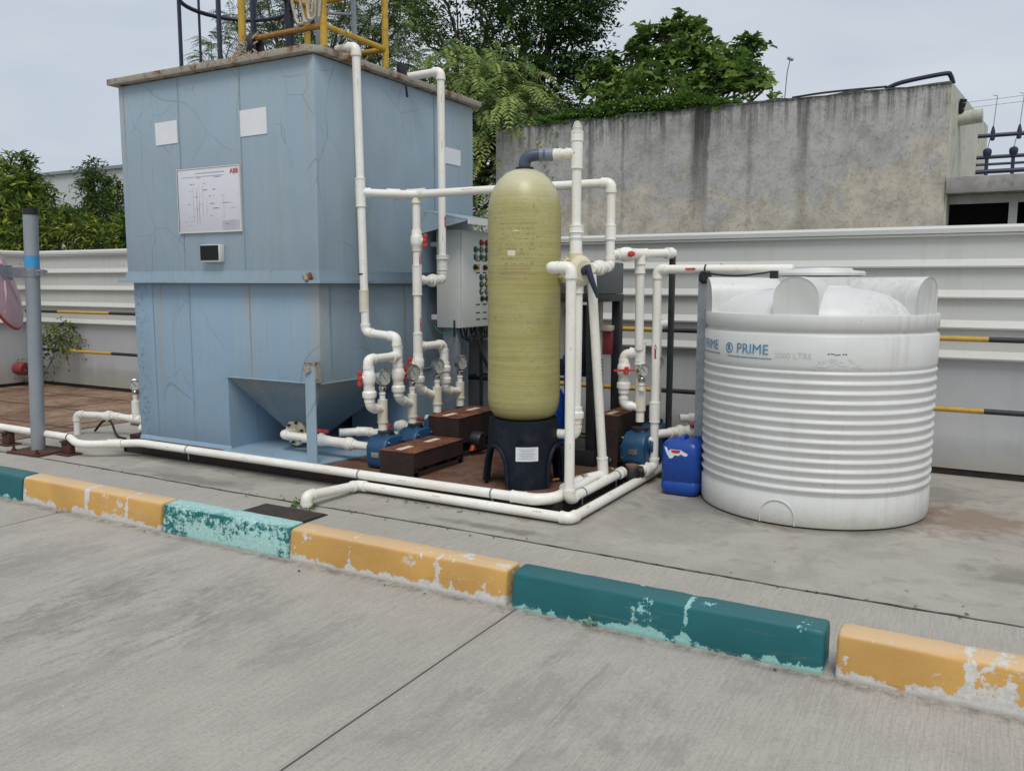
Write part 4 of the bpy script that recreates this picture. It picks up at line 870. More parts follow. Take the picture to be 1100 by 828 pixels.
# ------------------------------------------------------------------ pipework
RP = .0325
class Run:
    def __init__(s, name, label, loc, cat_='pipe', group=None, r=RP, mat='pvc'):
        s.t = thing(name, label, cat_, loc, group); s.r = r; s.mat = mat
    def path(s, pts, r=None, mat=None, elbows=True, tight=1.0):
        r = r or s.r; mat = mat or s.mat; P = [Vector(p) for p in pts]; mb = MB()
        for i in range(len(P)-1): 
            a, b = P[i].copy(), P[i+1].copy(); d = (b-a).normalized()
            if i > 0: a += d*r*1.2
            if i < len(P)-2: b -= d*r*1.2
            mb.tube([a, b], r, 18)
        part(s.t, 'pipe', mb, mat)
        if elbows:
            for i in range(1, len(P)-1): s.elbow(P[i], (P[i-1]-P[i]).normalized(), (P[i+1]-P[i]).normalized(), r, mat)
    def elbow(s, c, da, db, r, mat=None):
        k = r*2.1; R2 = r*1.17; a, b = c+da*k, c+db*k; pts = []
        a1, b1 = c+da*r*1.35, c+db*r*1.35
        for j in range(9):
            f = j/8; pts.append(a1*(1-f)**2+c*2*f*(1-f)+b1*f*f)
        mb = MB().tube([a]+pts+[b], R2, 20)
        for q, dd in ((a, da), (b, db)): mb.tube([q-dd*r*.55, q+dd*r*.04], R2*1.07, 20)
        part(s.t, 'elbow', mb, mat or s.mat)
    def coupling(s, c, d, l=None, k=1.2, name='coupling', mat=None):
        c = Vector(c); d = Vector(d).normalized(); l = l or s.r*3.4; R2 = s.r*k
        mb = MB().tube([c-d*l/2, c+d*l/2], R2, 20)
        for sg in (-1, 1): mb.tube([c+d*sg*(l/2-.007), c+d*sg*(l/2+.001)], R2*1.06, 20)
        part(s.t, name, mb, mat or s.mat)
    def tee(s, c, d, e, l=None):
        c = Vector(c); d = Vector(d).normalized(); e = Vector(e).normalized(); l = l or s.r*4.6; R2 = s.r*1.2
        mb = MB().tube([c-d*l/2, c+d*l/2], R2, 20).tube([c, c+e*s.r*2.3], R2, 20)
        for sg in (-1, 1): mb.tube([c+d*sg*(l/2-.01), c+d*sg*(l/2+.001)], R2*1.07, 20)
        mb.tube([c+e*(s.r*2.3-.01), c+e*(s.r*2.3+.001)], R2*1.07, 20)
        part(s.t, 'tee', mb, s.mat)
    def union(s, c, d):
        c = Vector(c); d = Vector(d).normalized(); r = s.r
        part(s.t, 'union', MB().lathe([(r*1.15, -.065), (r*1.25, -.062), (r*1.25, -.03), (r*1.6, -.026), (r*1.66, -.015), (r*1.66, .012), (r*1.5, .02), (r*1.3, .024), (r*1.3, .05), (r*1.15, .052)], c, d, 16), s.mat, smooth=25)
    def valve(s, c, d, h, hl=.10, mat='red'):
        c = Vector(c); d = Vector(d).normalized(); h = Vector(h).normalized(); r = s.r
        v = part(s.t, 'valve', MB().lathe([(r*1.2, -.085), (r*1.25, -.08), (r*1.25, -.048), (r*1.42, -.04), (r*1.55, -.02), (r*1.55, .02), (r*1.42, .04), (r*1.25, .048), (r*1.25, .08), (r*1.2, .085)], c, d, 22).tube([c, c+h*r*1.9], r*.62, 12), s.mat)
        q = c+h*r*2.1
        mb = MB().tube([q-h*.012, q+h*.014], .021, 14); mb.obox(q+h*.006, hl, .020, .022, d, h); mb.obox(q+h*.006+d*hl*.33, hl*.30, .028, .026, d, h); mb.obox(q+h*.006-d*hl*.33, hl*.30, .028, .026, d, h)
        part(v, 'handle', mb, mat, bevel=.004)
    def clamp(s, c, d, down=True):
        c = Vector(c); d = Vector(d).normalized(); mb = MB().tube([c-d*.006, c+d*.006], s.r*1.1, 16)
        if down: mb.tube([c-Vector((0, 0, s.r)), c-Vector((0, 0, s.r+.05))], .006, 6)
        part(s.t, 'clamp', mb, 'rubber' if not down else 'grey')
    def sticker(s, c, d, nrm, l=.07):
        c = Vector(c); d = Vector(d).normalized(); nn = Vector(nrm).normalized(); sd_ = d.cross(nn); mb = MB(); w_ = .007; r = s.r+.0012
        def P(u, v): a = v/s.r; return c+d*u+(nn*math.cos(a)+sd_*math.sin(a))*r
        prof = [(-l/2, w_), (l*.2, w_), (l*.2, w_*1.8), (l/2, .0005)]
        mb.add([P(u, v) for u, v in prof]+[P(u, -v) for u, v in prof], [(i, i+1, 5+i, 4+i) for i in range(3)]); part(s.t, 'flow_arrow', mb, 'red')
    def gauge(s, base, z_off=0, face=(1, -.12, 0), R=.067, below=True):
        b = Vector(base); f = Vector(face).normalized()
        part(s.t, 'gauge_adapter', MB().tube([b, b+Vector((0, 0, .035))], .023, 12).lathe([(.014, .035), (.026, .04), (.026, .055), (.014, .06)], b, n=12), s.mat)
        part(s.t, 'gauge_neck', MB().lathe([(.012, .058), (.024, .066), (.031, .082), (.031, .095), (.02, .11), (.011, .118), (.011, .14)], b, n=14), 'chrome')
        c = b+Vector((0, 0, .105+R))+f*.01; g_ = part(s.t, 'gauge', MB().lathe([(R*.72, -.034), (R*.9, -.026), (R*.93, 0), (R, .003), (R, .017), (R*.9, .020), (R*.88, .012)], c, f, 28), 'chrome')
        part(g_, 'dial', MB().lathe([(R*.885, .006), (R*.885, .013)], c, f, 26), 'dial')
        sx = f.cross(Vector((0, 0, 1))).normalized(); k = MB()
        dz = Vector((0, 0, 1)); a0 = c+f*.0142
        nd = (sx*.6+dz*.75).normalized(); k.obox(a0+nd*R*.15, R*.95, .0045, .0012, nd, f)
        for j in range(9):
            aa = R_(-40+j*32.5); dd = sx*-math.cos(aa)+dz*math.sin(aa); k.obox(a0+dd*R*.68, R*.18, .004, .0008, dd, f)
        part(g_, 'needle', k, 'ink_dark')

# long front pipe at skid edge, from the left supports round to the outlet end cap
r1 = Run('front_pipe', 'long white pipe running along the front edge of the skid', (-4.5, 4.67, .12))
r1.path([(-9.2, 4.43, .165), (-6.93, 4.43, .155)], elbows=False)
P1 = [(-6.93, 4.43, .155), (-6.72, 4.42, .118), (-6.36, 4.66, .122), (-6.18, 4.685, .122)]
part(r1.t, 'pipe', MB().tube(bez(P1, 5), RP*1.02, 18), 'pvc')
r1.coupling((-6.5, 4.565, .119), (.33, .22, 0), .11)
r1.path([(-6.18, 4.685, .122), (-2.52, 4.685, .122)], elbows=False)
r1.coupling((-2.58, 4.685, .122), (1, 0, 0), .10, 1.2)
part(r1.t, 'elbow', MB().tube(bez([(-2.54, 4.685, .122), (-2.46, 4.69, .122), (-2.39, 4.75, .122), (-2.36, 4.83, .124), (-2.36, 4.93, .13)], 5), RP*1.18, 20), 'pvc')
r1.path([(-2.36, 4.9, .128), (-2.36, 5.40, .132)], elbows=False)
for x in (-5.72, -3.9, -2.78): r1.clamp((x, 4.685, .122), (1, 0, 0))
r1.clamp((-6.93, 4.43, .155), (1, 0, 0), False); r1.clamp((-8.1, 4.43, .16), (1, 0, 0), False)
for x, lab in ((-7.86, 'short brown steel stand under the pipe at the left edge'), (-6.955, 'short dark brown steel stand under the pipe just right of the mirror post')):
    t = thing('pipe_stand', lab, 'pipe stand', (x, 4.43, 0), 'pipe stands'); part(t, 'web', MB().box((x-.055, 4.40, .012), (x+.055, 4.46, .112)), 'rust_brown', bevel=.004)
    part(t, 'foot', MB().box((x-.09, 4.36, 0), (x+.09, 4.50, .012)), 'rust_brown'); part(t, 'saddle', MB().obox((x, 4.43, .118), .09, .10, .012), 'black')
# riser at the corner
r2 = Run('corner_riser_pipe', 'tall white vertical pipe standing at the front right corner of the skid', (-2.29, 4.84, .1))
r2.path([(-2.285, 5.74, .115), (-2.287, 4.83, .112), (-2.290, 4.83, 1.60), (-2.44, 4.83, 1.60), (-2.46, 5.15, 1.60)])
r2.coupling((-2.285, 5.70, .115), (0, 1, 0), .06, 1.22, 'end_cap'); r2.clamp((-2.285, 5.03, .115), (0, 1, 0)); r2.clamp((-2.285, 5.62, .115), (0, 1, 0))
# outer low pipe on the ground
r3 = Run('ground_pipe', 'lower white pipe lying on the concrete around the front right corner of the skid', (-3, 4.64, 0))
r3.path([(-3.90, 4.13, -.03), (-3.90, 4.13, .085), (-3.885, 4.65, .05), (-2.19, 4.65, .042), (-2.19, 6.5, .042)])
# centre column over the multiport valve
VX, VY = -2.46, 5.26
r4 = Run('filter_column_pipe', 'white vertical pipe column above the cream valve beside the filter vessel', (VX, VY, 1.6))
r4.path([(VX, VY, 1.64), (VX, VY, 2.42)], elbows=False)
r4.tee((VX, VY, 2.365), (0, 0, 1), (-1, 0, 0), .20)
r4.coupling((VX, VY, 2.475), (0, 0, 1), .06, 1.28); r4.coupling((VX, VY, 1.74), (0, 0, 1), .12, 1.3, 'union'); r4.coupling((VX, VY, 1.865), (0, 0, 1), .05, 1.55, 'nut'); r4.coupling((VX, VY, 1.82), (0, 0, 1), .03, 1.4, 'nut')
part(r4.t, 'vent_cap', MB().lathe([(.038, 2.50), (.038, 2.515), (.032, 2.52), (.034, 2.53), (.029, 2.54), (.029, 2.55), (.022, 2.558), (.022, 2.57), (.012, 2.575)], (VX, VY, 0), n=20), 'pvc_grey')
r4.path([(VX, VY, 2.365), (-2.62, VY, 2.37)], elbows=False); r4.coupling((-2.60, VY, 2.37), (1, 0, 0), .05, 1.15)
# down pipes behind the riser
r5 = Run('valve_drop_pipe', 'white pipe dropping from the cream valve and turning left behind the front riser', (VX, VY, .45))
r5.path([(-2.44, VY, 1.56), (-2.445, VY, .455), (-2.62, VY-.03, .455)]); r5.union((-2.445, VY, .60), (0, 0, 1)); r5.coupling((-2.445, VY, 1.47), (0, 0, 1), .07, 1.3)
r6 = Run('leaning_pipe', 'white pipe leaning slightly from the cream valve down to the skid corner', (-2.36, 5.45, .1))
r6.path([(-2.36, 5.30, 1.56), (-2.325, 5.47, .16)], elbows=False); r6.coupling((-2.326, 5.465, .20), (-.02, -.1, 1), .14, 1.2)
r6.path([(-2.325, 5.47, .145), (-2.40, 5.28, .142), (-2.40, 4.98, .14)], elbows=False)
# loop main from the tank around behind the vessel
r7 = Run('tank_riser_pipe', 'left white riser pipe on the tank side, from rim to first pumps', (-4.30, 5.26, 1.1))
r7.path([(-4.52, 5.26, 3.295), (-4.335, 5.26, 3.295), (-4.29, 5.26, 1.112), (-4.0, 5.28, 1.085), (-4.0, 5.295, .60), (-4.0, 5.47, .53)])
r7.tee((-4.315, 5.26, 2.20), (.02, 0, -1), (.4, .7, 0), .22); r7.coupling((-4.30, 5.26, 1.36), (0, 0, 1), .17, 1.18, mat='column_pvc'); r7.clamp((-4.305, 5.26, 1.57), (0, 0, 1), False)
r7.sticker((-4.306, 5.26, 1.66), (0, 0, 1), (.9, -.3, 0), .10)
r7.tee((-4.0, 5.29, .93), (0, 0, 1), (0, -1, 0), .16)
r7.path([(-4.0, 5.29, .935), (-4.0, 4.925, .935), (-4.0, 4.94, .575), (-4.0, 5.09, .535)])
r7.valve((-4.0, 4.932, .795), (0, 0, 1), (-.45, -.9, 0), .12); r7.union((-4.0, 4.936, .675), (0, 0, 1)); r7.valve((-4.0, 5.292, .79), (0, 0, 1), (.2, 1, 0), .12); r7.union((-4.0, 5.294, .68), (0, 0, 1))
r8 = Run('loop_main_pipe', 'white overhead loop pipe passing behind the filter vessel and down to the cream valve', (-3.3, 5.62, 2.2))
part(r8.t, 'pipe', MB().tube(bez([(-4.30, 5.27, 2.20), (-4.24, 5.36, 2.20), (-4.13, 5.53, 2.203), (-4.05, 5.61, 2.206), (-3.95, 5.63, 2.207), (-3.8, 5.63, 2.207)], 5), RP, 18), 'pvc')
r8.path([(-3.85, 5.63, 2.207), (-2.365, 5.63, 2.205), (-2.365, 5.63, 1.62), (-2.375, 5.33, 1.60)], elbows=False)
r8.elbow(Vector((-2.365, 5.63, 2.205)), Vector((-1, 0, 0)), Vector((0, 0, -1)), RP); r8.elbow(Vector((-2.365, 5.63, 1.62)), Vector((0, 0, 1)), Vector((0, -1, -.05)).normalized(), RP)
r8.coupling((-4.17, 5.487, 2.204), (.2, .28, 0), .1); r8.tee((-4.05, 5.63, 2.212), (1, 0, 0), (0, 0, -1), .16)
r8.coupling((-2.365, 5.63, 1.86), (0, 0, 1), .10); r8.union((-2.37, 5.45, 1.608), (0, 1, 0)); r8.sticker((-3.55, 5.63, 2.21), (1, 0, 0), (.3, -.9, .1), .13); r8.sticker((-2.63, 5.63, 2.206), (1, 0, 0), (.3, -.9, .1), .1); r8.sticker((-4.24, 5.39, 2.202), (.2, .28, 0), (.9, -.5, .1), .09)
r8.path([(-4.05, 5.63, 2.19), (-4.05, 5.63, .64), (-4.02, 5.82, .56)])
r8.valve((-4.05, 5.63, 1.84), (0, 0, 1), (1, .25, 0), .11); r8.tee((-4.05, 5.63, 1.525), (0, 0, 1), (0, 1, 0), .24); r8.sticker((-4.05, 5.63, 1.69), (0, 0, 1), (.9, -.1, 0), .1); r8.sticker((-4.05, 5.63, 1.17), (0, 0, 1), (.9, -.1, 0), .11)
r8.tee((-4.05, 5.63, .985), (0, 0, 1), (0, 1, 0), .22); r8.valve((-4.05, 5.63, .845), (0, 0, 1), (-.5, -.8, 0), .11); r8.union((-4.05, 5.63, .72), (0, 0, 1))
r8.path([(-4.05, 5.66, .985), (-4.03, 5.97, .985), (-4.02, 5.98, .59), (-4.0, 6.17, .56)]); r8.union((-4.022, 5.978, .78), (0, 0, 1)); r8.coupling((-4.025, 5.976, .88), (0, 0, 1), .12); r8.union((-4.02, 5.98, .68), (0, 0, 1))
r9 = Run('tank_overflow_pipe', 'white pipe coming over the tank rim and dropping beside the control cabinet', (-4.07, 6.03, 1.5))
r9.path([(-4.56, 6.03, 3.235), (-4.075, 6.03, 3.245), (-4.07, 6.03, 1.53), (-4.05, 5.72, 1.52)]); r9.coupling((-4.07, 6.03, 1.66), (0, 0, 1), .10, 1.3); r9.coupling((-4.07, 6.03, 1.72), (0, 0, 1), .03, 1.6, 'nut'); r9.union((-4.055, 5.86, 1.523), (0, 1, 0)); r9.sticker((-4.07, 6.03, 2.02), (0, 0, 1), (.9, -.1, 0), .1)
# columns with gauges on each pump
def column(y, z0, z1, x=-4.0, label='', n=0):
    r = Run('gauge_column', label, (x, y, z0), 'pressure gauge', 'gauge columns on the pumps')
    part(r.t, 'pipe', MB().tube([(x, y, z0), (x, y, z0+.12)], RP*1.05, 18), 'pvc'); part(r.t, 'tee', MB().tube([(x, y, z0+.07), (x, y, z1)], RP*1.2, 18).tube([(x, y, z0+.066), (x, y, z0+.078)], RP*1.33, 16), 'column_pvc', smooth=40)
    r.gauge((x, y, z1)); return r
column(5.09, .37, .615, label='pressure gauge column on the nearest blue pump')
column(5.475, .36, .615, label='pressure gauge column on the second blue pump from the front')
column(5.83, .42, .635, label='pressure gauge column at the near end of the taller brown cover')
column(6.185, .43, .64, label='pressure gauge column at the far end of the taller brown cover, next to the cabinet')

# suction lines with red valve handles
r10 = Run('suction_pipe', 'white suction pipe from the hopper flange to the nearest blue pump', (-4.6, 5.09, .24), group='suction pipes')
r10.path([(-5.04, 5.23, .25), (-5.045, 5.085, .25), (-4.1, 5.085, .235)]); r10.valve((-4.62, 5.085, .243), (1, 0, 0), (0, .1, 1), .13); r10.union((-4.33, 5.085, .238), (1, 0, 0)); r10.coupling((-4.47, 5.085, .24), (1, 0, 0), .16, 1.22); r10.coupling((-4.75, 5.085, .244), (1, 0, 0), .10, 1.18)
r11 = Run('suction_pipe', 'curved white suction pipe with a red handle reaching the second blue pump', (-4.4, 5.45, .25), group='suction pipes')
r11.path([(-4.62, 5.30, .27), (-4.48, 5.46, .27), (-4.1, 5.47, .25)]); r11.valve((-4.28, 5.465, .262), (1, 0, 0), (0, .1, 1), .13); r11.coupling((-4.18, 5.468, .258), (1, 0, 0), .1)
r12 = Run('suction_pipe', 'white suction pipe with a red handle feeding the pump behind the second one', (-4.4, 5.82, .25), group='suction pipes')
r12.path([(-4.42, 5.82, .27), (-3.95, 5.82, .26)], elbows=False); r12.valve((-4.2, 5.82, .268), (1, 0, 0), (0, .1, 1), .13); r12.union((-4.36, 5.82, .27), (1, 0, 0))
r13 = Run('suction_pipe', 'farthest short suction pipe with a red handle under the cabinet', (-4.3, 6.18, .3), group='suction pipes')
r13.path([(-4.36, 6.18, .29), (-3.95, 6.18, .28)], elbows=False); r13.valve((-4.14, 6.18, .288), (1, 0, 0), (0, .1, 1), .13)

MAT['pipe_print'] = simple('grey_pipe_print', (.42, .40, .38), .6, bump=0)
def marks(run, a, b, nrm, seed):
    a, b, nn = Vector(a), Vector(b), Vector(nrm).normalized(); d = (b-a); Ln = d.length; d.normalize(); rq = random.Random(seed); mb = MB(); u = .05; sd_ = d.cross(nn)
    while u < Ln-.08:
        for _ in range(rq.randint(2, 4)):
            l = rq.uniform(.006, .02); h = .0022; q = a+d*u+nn*(run.r+.0008); mb.add([q-sd_*h, q+d*l-sd_*h, q+d*l+sd_*h, q+sd_*h], [(0, 1, 2, 3)]); u += l+.006
        u += rq.uniform(.3, .9)
    part(run.t, 'printed_marking', mb, 'pipe_print')
marks(r3, (-2.19, 4.8, .05), (-2.19, 6.3, .05), (.8, -.2, .9), 1); marks(r3, (-3.7, 4.65, .05), (-2.3, 4.65, .05), (0, -.9, .5), 2); marks(r1, (-6.0, 4.685, .122), (-2.7, 4.685, .122), (0, -.95, .25), 3)
marks(r2, (-2.288, 4.83, .4), (-2.29, 4.83, 1.4), (.5, -.9, 0), 4); marks(r8, (-3.6, 5.63, 2.206), (-2.5, 5.63, 2.205), (.3, -.9, .0), 5); marks(r9, (-4.07, 6.03, 1.8), (-4.07, 6.03, 3.1), (.6, -.8, 0), 6); marks(r7, (-4.33, 5.26, 3.1), (-4.30, 5.26, 1.5), (.75, -.65, 0), 7)

# ------------------------------------------------------------------ pumps and covers
def pump(x, y, label, z=.1, feet='orange', sg=1):
    t = thing('water_pump', label, 'pump', (x, y, z), 'blue water pumps')
    X_ = lambda a: x+sg*a
    prof = [(-.105, 0), (-.135, .03), (-.14, .17), (-.105, .225), (-.06, .245), (.06, .245), (.105, .225), (.14, .17), (.135, .03), (.105, 0)]
    mb = MB().prism([(y+a, z+b) for a, b in prof], 'x', min(X_(-.09), X_(.09)), max(X_(-.09), X_(.09)))
    part(t, 'casing', mb, 'pumpblue', bevel=.016, seg=3)
    part(t, 'casing_cover', MB().prism([(y+a*.7, z+.01+b*.68) for a, b in prof], 'x', min(X_(.088), X_(.12)), max(X_(.088), X_(.12))), 'pumpblue', bevel=.012)
    part(t, 'casing_nose', MB().prism([(y-.06, z+.1), (y+.06, z+.1), (y+.05, z+.262), (y-.05, z+.262)], 'x', min(X_(-.055), X_(.055)), max(X_(-.055), X_(.055))), 'pumpblue', bevel=.012)
    bt_ = MB()
    for by, bz in ((-.09, .05), (.09, .05), (-.09, .2), (.09, .2)): bt_.tube([(X_(.085), y+by, z+bz), (X_(.105), y+by, z+bz)], .010, 6)
    part(t, 'bolts', bt_, 'chrome'); part(t, 'nameplate', MB().box((x-.035, y-.1425, z+.09), (x+.035, y-.1405, z+.13)), 'chrome')
    part(t, 'inlet_flange', MB().lathe([(.058, 0), (.058, .012), (.046, .014), (.045, .03)], (X_(-.09), y, z+.14), (-sg, 0, 0), 24), 'pumpblue')
    part(t, 'outlet_flange', MB().lathe([(.062, .258), (.062, .276), (.045, .28)], (x, y, z), n=20), 'black')
    part(t, 'motor', MB().lathe([(.06, 0), (.07, .01), (.07, .24), (.06, .26), (.02, .26)], (X_(.16), y, z+.08), (sg, 0, 0), 28), 'black')
    f_ = MB()
    for xx in (.20, .34):
        f_.prism([(y-.09, z), (y+.09, z), (y+.055, z+.05), (y-.055, z+.05)], 'x', min(X_(xx), X_(xx+.035)), max(X_(xx), X_(xx+.035)))
    part(t, 'motor_feet', f_, feet, bevel=.006)
    return t
pump(-3.97, 5.09, 'nearest blue pump in front of the low brown cover')
pump(-3.97, 5.475, 'second blue pump partly hidden behind the nearest one')
pump(-3.97, 5.83, 'third pump hidden behind the taller brown cover', .14)
pump(-3.97, 6.185, 'fourth pump hidden at the far end of the taller brown cover', .14)
def cover(x0, x1, y0, y1, z0, z1, label, open_side=True):
    t = thing('motor_cover', label, 'pump cover', ((x0+x1)/2, (y0+y1)/2, z0), 'brown steel motor covers')
    mb = MB().box((x0, y0, z0), (x1, y0+.004, z1-.003)).box((x0, y1-.004, z0), (x1, y1, z1-.003)).box((x0, y0+.004, z1-.13), (x0+.004, y1-.004, z1-.003))
    mb.box((x1-.004, y0+.004, z1-(.12 if z1 < .3 else .21)), (x1, y1-.004, z1-.003)).box((x1-.03, y0+.02, z0), (x1-.005, y0+.06, z1-.01)).box((x0, y1-.06, z0), (x1-.005, y1-.02, z0+.05)).box((x1-.035, y0+.02, z0), (x1-.005, y1-.02, z0+.035))
    part(t, 'skirt', mb, 'cover'); part(t, 'top', MB().box((x0-.004, y0-.004, z1-.003), (x1+.004, y1+.004, z1+.002)), 'cover_top', bevel=.0015)
    for f in (.2, .74):
        c = (x0+(x1-x0)*.42, y0+(y1-y0)*f, z1+.0026); part(t, 'sticker', MB().obox(c, .052, .15*(y1-y0)/.6, .001, (1, 0, 0)), 'slot')
    return t
cover(-3.835, -3.53, 4.84, 5.50, .10, .285, 'low rust brown steel cover with two pale slots behind the front pipe')
cover(-3.93, -3.635, 5.60, 6.26, .10, .425, 'taller dark brown steel cover left of the filter vessel base')

# ------------------------------------------------------------------ filter vessel
FX, FY = -2.815, 5.18
t = thing('filter_vessel', 'tall olive yellow fibreglass filter vessel on a dark plastic base', 'filter tank', (FX, FY, .1))
R0 = .253
pr = [(.03, .552), (.10, .554), (.165, .56), (.21, .58), (.237, .62), (.25, .67), (R0, .72), (R0, 1.2), (R0, 1.75), (R0, 1.97), (.249, 2.03), (.236, 2.09), (.212, 2.15), (.178, 2.20), (.135, 2.24), (.085, 2.265), (.05, 2.272)]
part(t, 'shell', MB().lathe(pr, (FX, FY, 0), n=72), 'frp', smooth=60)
def cyl_place(cx, cy, r, az, z): 
    def f(u, v, w_): a = az+u/r; return (cx+(r+w_)*math.cos(a), cy+(r+w_)*math.sin(a), z+v)
    return f
faz = math.atan2(-FY, -FX)
def patch(cx, cy, r, az, z, wd, ht, n=6, w_=.0012):
    pl = cyl_place(cx, cy, r, az, z); mb = MB(); vs = [pl(-wd/2+wd*i/n, s_*ht/2, w_) for s_ in (-1, 1) for i in range(n+1)]
    return mb.add(vs, [(i, i+1, n+2+i, n+1+i) for i in range(n)])
lb = MB(); ro = random.Random(4)
for row in range(11):
    z = 1.86-row*.033; u = -.14
    while u < .10:
        wd = ro.uniform(.006, .03)
        if ro.random() < .7: lb = join(lb, patch(FX, FY, R0, faz-.14+u/R0, z, wd, ro.choice([.004, .003, .006]), 1))
        u += wd+ro.uniform(.004, .02)
MAT['frp_print'] = simple('brown_print_on_shell', (.27, .235, .085), .45, bump=0); MAT['frp_print_red'] = simple('red_print_on_shell', (.40, .235, .12), .45, bump=0)
part(t, 'printed_text', lb, 'frp_print')
fr = MB()
for z in (1.895, 1.56): fr = join(fr, patch(FX, FY, R0, faz-.2, z, .27, .0025, 8))
for z in (1.615, 1.595, 1.575): fr = join(fr, patch(FX, FY, R0, faz-.22+ro.uniform(-.05, .05), z, .2, .004, 8))
part(t, 'printed_frame', fr, 'frp_print_red')
part(t, 'small_sticker', patch(FX, FY, R0, faz-.35, 1.70, .055, .035, 3), 'slot'); part(t, 'small_sticker', patch(FX, FY, R0, faz-.22, 1.845, .04, .008, 3), 'slot')
# base with arched openings: a flared skirt with arch-shaped holes, built as strips between arches
bs = MB(); NB = 96; holes = [faz-.83, faz+1.06, faz+math.pi-.55, faz+math.pi+.75]; hw = .43
def rb_(z): return .241+(.565-z)*.085
grid = []; zs = [.10+.02*k for k in range(22)]
def arch_h(a):
    m = 0
    for h in holes:
        d = abs((a-h+math.pi) % (2*math.pi)-math.pi)
        if d < hw: m = max(m, .285*math.sqrt(max(0, 1-(d/hw)**2))**.75)
    return .10+m
vb = []; fb = []
for k in range(NB+1):
    a = 2*math.pi*k/NB; lo = arch_h(a)
    for j in range(9):
        z = lo+(.562-lo)*j/8; r = rb_(z); vb.append((FX+r*math.cos(a), FY+r*math.sin(a), z))
    for j in range(9):
        z = lo+(.562-lo)*j/8; r = rb_(z)-.02; vb.append((FX+r*math.cos(a), FY+r*math.sin(a), z))
for k in range(NB):
    for j in range(8):
        o = k*18+j; fb.append((o, o+18, o+19, o+1)); o2 = o+9; fb.append((o2, o2+1, o2+19, o2+18))
    fb.append((k*18, k*18+9, k*18+27, k*18+18)); fb.append((k*18+8, k*18+26, k*18+35, k*18+17))
bs.add(vb, fb)
ba = part(t, 'base', bs, 'darkblue_black', smooth=45)
ar = MB()
for h in holes:
    pts = []
    for i in range(25):
        d = -hw+2*hw*i/24; z = arch_h(h+d*.999); r = rb_(z)+.008; pts.append((FX+r*math.cos(h+d), FY+r*math.sin(h+d), z))
    part(ba, 'arch_rim', MB().tube(pts, .016, 8), 'darkblue_black')
part(ba, 'inner_cone', MB().lathe([(.12, .10), (.12, .3), (.22, .5), (.243, .56)], (FX, FY, 0), n=30), 'rubber')
st_ = part(ba, 'white_notice', patch(FX, FY, rb_(.34)+.002, faz+.09, .345, .155, .098, 6, .003), 'white')
nt = MB()
for k in range(7): nt = join(nt, patch(FX, FY, rb_(.34)+.0045, faz+.09, .382-k*.011, .12-.02*(k % 3), .003, 5, .003))
part(ba, 'notice_text', nt, 'ink')
part(ba, 'moulded_tab', MB().obox((FX+math.cos(faz-.1)*.274, FY+math.sin(faz-.1)*.274, .455), .05, .02, .012, (-math.sin(faz), math.cos(faz), 0)), 'darkblue_black')
# grey top elbow
te = MB().lathe([(.062, 2.262), (.062, 2.285), (.045, 2.29)], (FX, FY, 0), n=20)
part(t, 'top_flange', te, 'rubber')
MAT['greypvc'] = simple('dark_grey_pvc', (.06, .08, .12), .5, var=.15); MAT['greypvc2'] = simple('grey_pvc', (.19, .22, .26), .5)
part(t, 'top_elbow', MB().tube(bez([(FX, FY, 2.275), (FX+.0, FY, 2.32), (FX+.03, FY+.01, 2.36), (FX+.09, FY+.04, 2.37), (FX+.13, FY+.055, 2.37)], 5), .041, 18), 'greypvc')
part(t, 'top_coupling', MB().tube([(FX+.09, FY+.04, 2.37), (-2.64, VY, 2.37)], .043, 18), 'greypvc2')

# multiport valve
t = thing('multiport_valve', 'cream plastic multiport valve with a dark lever beside the filter vessel', 'valve', (VX, VY, 1.58))
part(t, 'body', MB().lathe([(.06, -.115), (.085, -.11), (.09, -.095), (.09, -.05), (.098, -.045), (.098, -.03), (.09, -.025), (.09, .03), (.103, .035), (.103, .06), (.09, .07), (.07, .08)], (VX, VY, 1.585), (.93, -.36, 0), 36), 'cpvc', smooth=25)
rb2 = MB()
ax_ = Vector((.93, -.36, 0)).normalized(); u_ = Vector((.36, .93, 0)).normalized()
for k in range(14):
    a = k*math.pi/7; q = Vector((VX, VY, 1.585))+(u_*math.cos(a)+Vector((0, 0, 1))*math.sin(a))*.094; rb2.tube([q-ax_*.095, q+ax_*.03], .006, 6)
part(t, 'body_ribs', rb2, 'cpvc'); part(t, 'top_port', MB().lathe([(.05, .05), (.05, .12), (.044, .125)], (VX, VY, 1.585), n=22), 'cpvc')
q = Vector((VX, VY, 1.585))+ax_*.09
part(t, 'lever', MB().tube([q-ax_*.01, q+ax_*.03], .03, 14).tube([q+ax_*.02+Vector((0, 0, .035)), q+ax_*.03+Vector((.01, 0, -.02)), q+ax_*.045+Vector((.035, .01, -.12)), q+ax_*.04+Vector((.055, .02, -.18))], [.024, .024, .017, .009], 10), 'navy')
part(t, 'side_port', MB().tube([Vector((VX, VY, 1.6))+u_*.05, Vector((VX, VY, 1.6))+u_*.16], .045, 16), 'pvc')

